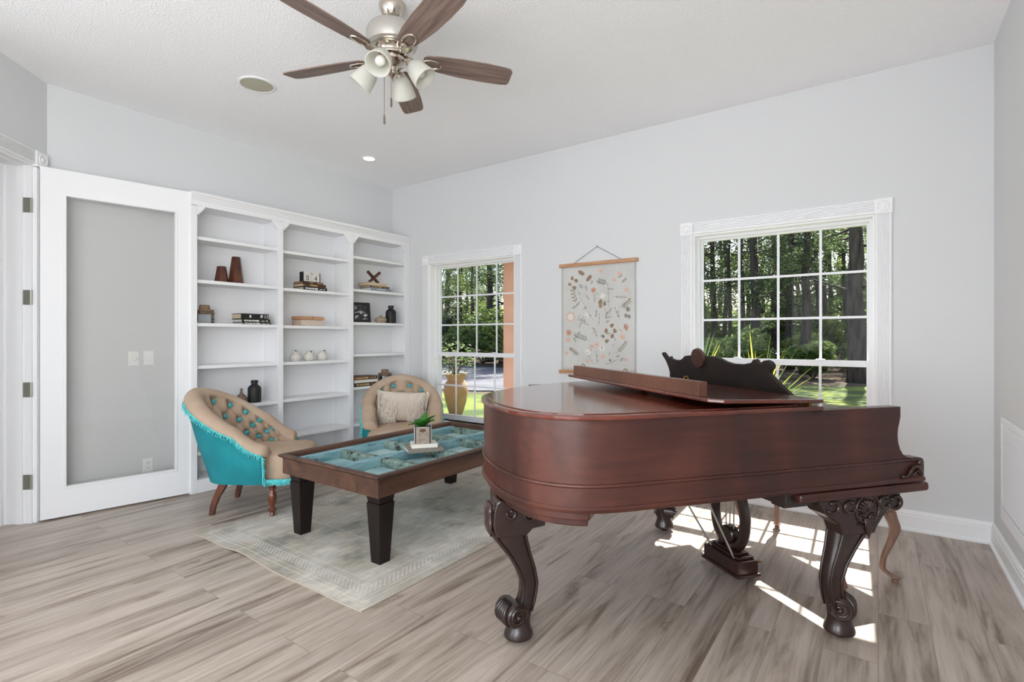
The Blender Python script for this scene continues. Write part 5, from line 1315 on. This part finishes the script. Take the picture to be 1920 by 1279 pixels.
f = MB(); organic(f, [(-34,4.7),(-16,4.6),(-4,4.5),(6,4.6),(12,6),(13,13),(8,17.5),(1,18.5),(-3.5,17),(-5.5,13.5),(-7.3,11.2),(-11,9.6),(-17,10),(-26,11.5)], GZ)
tag(f.build('lawn', M['grass']), kind='stuff')
f = MB(); organic(f, [(-44,13),(-26,12.6),(-15,11.0),(-10,10.6),(-7.4,12.2),(-5.7,15.2),(-4.6,19.5),(-6,22),(-9,20.5),(-14,19.8),(-24,22),(-40,26)], GZ+.012)
struct(f.build('driveway', M['asphalt']))
f = MB(); f.box(-8.0, -2.9, YW+WT, 6.15, GZ, -.05); struct(f.build('porch_slab', M['concrete']))
f = MB(); f.box(-9.2, -2.75, YW+WT, 6.75, 2.66, 2.86); struct(f.build('porch_roof', M['stone']))
f = MB(); f.box(-3.98, -3.46, 5.42, 5.94, -.05, 2.66); f.box(-4.01, -3.43, 5.39, 5.97, -.05, .12)
tag(f.build('porch_column', M['stone'], bevel=.01), 'salmon stucco porch column outside the left window', 'column')
# planter on the lawn
PL = thing('planter', 'large tan ceramic planter with a small bushy tree outside the left window', 'planter', (-6.5, 7.35, GZ))
f = MB(); f.lathe([(.12,0),(.13,.015),(.20,.25),(.235,.45),(.225,.56),(.165,.63),(.16,.66),(.20,.74),(.215,.76),(.19,.76),(.15,.68),(.0,.67)], 32); f.build('pot', pm('tan_glaze', srgb(158,122,92), .55, col2=srgb(176,142,110), scale=(4,4,4)), PL, smooth='auto')

LEAF = [leaf_mat('leaf_bright', srgb(96,120,62), srgb(156,174,100), .5), leaf_mat('leaf_mid', srgb(74,94,58), srgb(132,150,96), .5), leaf_mat('leaf_deep', srgb(48,64,46), srgb(88,104,72), .4), leaf_mat('leaf_yellow', srgb(150,160,60), srgb(206,200,90), .5)]
def leaves(mb, rg, c, r, n, s_, flat=.8):
    for _ in range(n):
        while True:
            v = Vector((rg.uniform(-1,1), rg.uniform(-1,1), rg.uniform(-1,1)))
            if v.length <= 1: break
        v = Vector((v.x*r, v.y*r, v.z*r*flat))+c
        a = Vector((rg.uniform(-1,1), rg.uniform(-1,1), rg.uniform(-.6,.6))).normalized(); b = a.cross(Vector((rg.uniform(-1,1), rg.uniform(-1,1), rg.uniform(-1,1)))).normalized()
        q = s_*rg.uniform(.6,1.3); a = a*q; b = b*q*.5
        mb.bm.faces.new([mb.bm.verts.new(p) for p in (v-a, v-b*.9-a*.1, v+a, v+b*.9-a*.1)])
def make_tree(seed, h, r0, nclump, leafsize, lmat, crown0=.25, spread=2.2, per=260):
    rg = random.Random(seed)
    root = bpy.data.objects.new('pine_tree', None); C.objects.link(root)
    f = MB(); n = 10; pts = []; x = y = 0
    for i in range(n+1):
        pts.append((x, y, h*i/n-.1)); x += rg.uniform(-.09,.09); y += rg.uniform(-.09,.09)
    f.tube(pts, [r0*(1.35 if i == 0 else 1-.75*i/n) for i in range(n+1)], 10)
    br = []
    for k_ in range(nclump):
        t = crown0+(1-crown0)*rg.random(); z = h*t; a = rg.uniform(0, 2*pi); L_ = spread*(1.1-.7*(t-crown0)/(1-crown0))*rg.uniform(.35,1)
        i = min(n, int(t*n)); p0 = Vector(pts[i]); p0.z = z; p1 = p0+Vector((cos(a)*L_, sin(a)*L_, L_*rg.uniform(-.1,.5)))
        f.tube([p0, (p0+p1)/2+Vector((0,0,-.06)), p1], [r0*.22, r0*.13, r0*.04], 5); br.append(p1)
    f.build('trunk', M['bark'], root, smooth=True, merge=False)
    f = MB()
    for p in br: leaves(f, rg, p, rg.uniform(.5,1.0), per, leafsize)
    fo = f.build('foliage', lmat, root, merge=False, recalc=False); fo['kind'] = 'stuff'
    return root
def make_bush(seed, r, n, s_, lmat, name='shrub', h=1.0):
    rg = random.Random(seed); root = bpy.data.objects.new(name, None); C.objects.link(root)
    f = MB()
    for k_ in range(6):
        a = 2*pi*k_/6; f.tube([(0,0,0),(r*.3*cos(a), r*.3*sin(a), r*.5*h),(r*.6*cos(a), r*.6*sin(a), r*1.1*h)], [.03,.02,.008], 5)
    f.build('stems', M['bark'], root, merge=False)
    f = MB()
    for k_ in range(9):
        a = rg.uniform(0, 2*pi); q = rg.uniform(0, r*.65); leaves(f, rg, Vector((q*cos(a), q*sin(a), r*h*rg.uniform(.45,1.2))), r*rg.uniform(.35,.6), n, s_)
    fo = f.build('foliage', lmat, root, merge=False, recalc=False); fo['kind'] = 'stuff'
    return root
protos = [make_tree(1, 11.5, .26, 30, .075, LEAF[1], .16, 2.5), make_tree(2, 12, .20, 26, .07, LEAF[2], .2, 2.3), make_tree(3, 10.5, .15, 30, .07, LEAF[0], .14, 2.4), make_tree(4, 12, .34, 20, .075, LEAF[1], .25, 2.4), make_tree(5, 12, .11, 14, .07, LEAF[1], .3, 1.4)]
rg = random.Random(77)
spots = []
def ray_xy(px, d):
    u_ = (px-960)/970; return (d*(-.5779+.8161*u_), d*(.8161+.5779*u_))
# hand-placed big trunks seen through the right window, then random fill behind
hand = [((-0.48,20.49),3,0.9),((-2.37,24.06),0,0.85),((-3.37,27.02),1,1.0),((-4.24,23.96),1,1.1),((-5.53,27.94),4,1.2),((-7.49,30.23),1,1.0),((-7.8,33.68),4,1.4),((-6.27,28.65),4,1.1),((-2.5,36.21),4,1.3),((-2.47,41.14),4,1.5),((-2.61,32.46),2,1.1),((-5.08,34.39),0,1.0),((-1.29,32.17),4,1.2),((-6.12,37.33),4,1.6),((-6.48,24.82),4,1.0),((-4.45,40.96),2,1.2),((-0.15,31.75),1,1.0),((-5.95,44.8),0,1.3),((-7.73,41.09),2,1.3),((-2.54,49.67),0,1.2),((0.25,44.29),2,1.2),((-10.06,41.89),2,1.3),((-9.01,30.38),0,1.0),((-11.72,35.81),2,1.1),((1.23,54.78),1,1.3)]
hand += [((-12.8,24.5),1,1.0),((-15.0,25.8),2,1.0),((-17.2,23.6),3,.9),((-19.4,25.0),0,1.0),((-21.8,26.4),2,1.0),((-24.4,28),0,1.1),((-13.5,30),0,1.1),((-17,31),2,1.1),((-20.6,32),1,1.2),((-25,33.5),2,1.2),((-28.5,30.5),1,1.1),((-31,34),0,1.2),((-11.2,36.5),2,1.2),((-15.6,38),0,1.3),((-20,40),2,1.3),((-26,41),0,1.3),((-34,40),2,1.3)]
hand += [((5.6,26),1,1.0),((7.8,24.5),0,1.0),((10.2,27),2,1.1),((6.8,32),3,1.1),((12.6,30),1,1.2),((9.4,36),0,1.2)]
named = {0:'thick dark tree trunk filling the rightmost panes of the right window', 1:'broad trunk in the right half of the third pane column, right window', 2:'slimmer trunk in the left half of the third pane column, right window', 3:'broad trunk in the middle of the second pane column, right window', 4:'thin trunk at the left edge of the second pane column, right window', 5:'dark trunk in the middle of the leftmost pane column, right window'}
for i, ((x, y), k_, s_) in enumerate(hand):
    o = protos[k_] if not any(sp == k_ for sp in spots) else copy_tree(protos[k_])
    spots.append(k_)
    o.location = (x, y, GZ-.05); o.rotation_euler = (0, 0, rg.uniform(0, 6.28)); o.scale = (s_, s_, s_*rg.uniform(.92,1.1))
    win = 'right' if x > -10 else 'left'
    near = y < 32 and x > -10 or y < 27
    if i in named: tag(o, named[i], 'tree', 'front woods trees behind the right window'); continue
    if near: tag(o, 'tall dark-barked tree in the front row of woods outside the %s window' % win, 'tree', 'front woods trees behind the %s window' % win)
    else: tag(o, 'tall tree deeper in the woods outside the %s window' % win, 'tree', 'deeper woods trees behind the %s window' % win)
bp = [make_bush(31, 1.3, 420, .10, LEAF[0]), make_bush(32, 1.4, 420, .08, LEAF[0]), make_bush(33, 1.2, 420, .10, LEAF[2])]
used = set()
bs = [(-.2,21.0,0),(1.6,22.6,1),(-1.9,21.2,0),(-3.8,20.6,1),(-5.8,22.8,0),(.9,25.5,2),(-2.8,26.0,1),(-.8,27.5,0),(-4.6,27.5,2),(2.6,28,1),(-6.9,27.8,0),(.2,31,1),(-2.6,33,0),(4.6,24.6,1),(7.0,27.5,0),(9.6,30.5,2),(6.0,34.0,1),(-8.4,29.5,1),(-5.6,35,2),(1.8,34.5,0),
      (-10.8,23.0,1),(-12.4,22.2,0),(-14.2,22.8,2),(-16.0,22.0,0),(-18.0,22.6,1),(-20,23.4,0),(-22.5,24,2),(-25,25,0),(-12,27.5,2),(-15.2,28.5,0),(-18.6,28.4,1),(-22,30,0),(-27,28.5,1),(-30,31,0),(-16.5,34,1),(-21,36,2),(-24.5,37,0),(-29,37,1),(-12.6,33,0)]
for x, y, k_ in bs:
    o = bp[k_] if k_ not in used else copy_tree(bp[k_]); used.add(k_)
    s_ = rg.uniform(.9,1.7)*(.62 if x > -9 and y < 30 else 1); o.location = (x, y, GZ-.05); o.rotation_euler = (0,0,rg.uniform(0,6.28)); o.scale = (s_*1.1, s_*1.1, s_)
    win = 'right' if x > -10 else 'left'
    tag(o, 'green understorey shrub among the trunks seen through the %s window' % win, 'shrub', 'woodland shrubs behind the %s window' % win)
for j_, (x, y, s_, k_) in enumerate([(-9+3.1*q+(.9 if q % 2 else -.6), 42+2.2*(q % 3), 2.6+.35*(q % 4), q % 3) for q in range(8)] + [(-12-3.6*q, 43+2.5*(q % 3), 2.8+.3*(q % 4), (q+1) % 3) for q in range(9)]):
    o = copy_tree(bp[k_]); o.location = (x, y, GZ-.05); o.rotation_euler = (0,0,rg.uniform(0,6.28)); o.scale = (s_*1.1, s_, s_*.8)
    win = 'right' if x > -10.5 else 'left'
    tag(o, 'large shrub massed at the far back of the woods outside the %s window' % win, 'shrub', 'far thicket behind the %s window' % win)
    o.name = 'thicket_shrub'
# foliage of the planter tree
f = MB(); r2 = random.Random(9); leaves(f, r2, Vector((0,0,1.05)), .42, 330, .04, .8); fo = f.build('foliage', LEAF[1], PL, merge=False, recalc=False); fo['kind'] = 'stuff'
f = MB()
for k_ in range(5): a = 1.25*k_; f.tube([(0,0,.66),(.08*cos(a),.08*sin(a),.85),(.22*cos(a),.22*sin(a),1.1)], [.02,.014,.006], 6)
f.build('branches', M['bark'], PL)
# spiky plants
def spiky(label, x, y, h, n, cols_, seed, name='yucca', cat='plant', wdt=.028, lean=.9):
    o = thing(name, label, cat, (x, y, GZ)); rg_ = random.Random(seed)
    sets = [MB(), MB()]
    for i in range(n):
        a = rg_.uniform(0, 2*pi); L_ = h*rg_.uniform(.65,1.1); e = rg_.uniform(.35, 1.45); mb = sets[0 if rg_.random() < .62 else 1]
        d = Vector((cos(a)*cos(e), sin(a)*cos(e), sin(e))); sd = Vector((-sin(a), cos(a), 0)); p0 = Vector((0,0,h*.18*rg_.random())); prev = None
        for k_ in range(6):
            t = k_/5; p = p0+d*L_*t+Vector((0,0,-lean*.35*L_*t*t*cos(e))); w_ = wdt*(1-t)**.6*(.5+.5*min(1, t*4))
            cur = (p-sd*w_, p+Vector((0,0,-w_*.5)), p+sd*w_)
            if prev: mb.face([prev[0], prev[1], cur[1], cur[0]]); mb.face([prev[1], prev[2], cur[2], cur[1]])
            prev = cur
    for mb, c, nm in zip(sets, cols_, ('leaf_blades', 'pale_blades')): q = mb.build(nm, c, o, merge=False, recalc=False); q['kind'] = 'stuff'
    return o
spiky('spiky green and yellow yucca outside the right window, near its left jamb', -2.45, 8.4, 1.65, 90, (LEAF[1], LEAF[3]), 3)
spiky('second spiky yucca outside the right window, just right of the larger one', -1.55, 8.9, 1.35, 80, (LEAF[1], LEAF[3]), 4)
spiky('tuft of pale ornamental grass outside the right window beside the music desk', -1.0, 7.3, .85, 110, (LEAF[3], bpy.data.materials['cream_fringe']), 5, 'ornamental_grass', 'plant', .008, 1.3)
for k_, (x, y, s_) in enumerate(((-.28,7.0,.30),(-.03,7.1,.26))):
    o = make_bush(50+k_, s_, 60, .03, LEAF[3], 'low_shrub'); o.location = (x, y, GZ)
    tag(o, ('low yellow-green shrub outside the lower right pane, left of its twin' , 'low yellow-green shrub outside the lower right pane, nearest the right jamb')[k_], 'shrub', 'low shrubs under the right window')
spiky('clump of tall pale reeds at the woods edge outside the left window', -13.6, 19.8, 2.6, 160, (LEAF[3], bpy.data.materials['cream_fringe']), 8, 'reed_clump', 'plant', .02, .8)
spiky('shorter clump of pale reeds right of the tall reeds outside the left window', -12.2, 19.9, 2.1, 120, (LEAF[3], LEAF[0]), 9, 'reed_clump', 'plant', .02, .8)
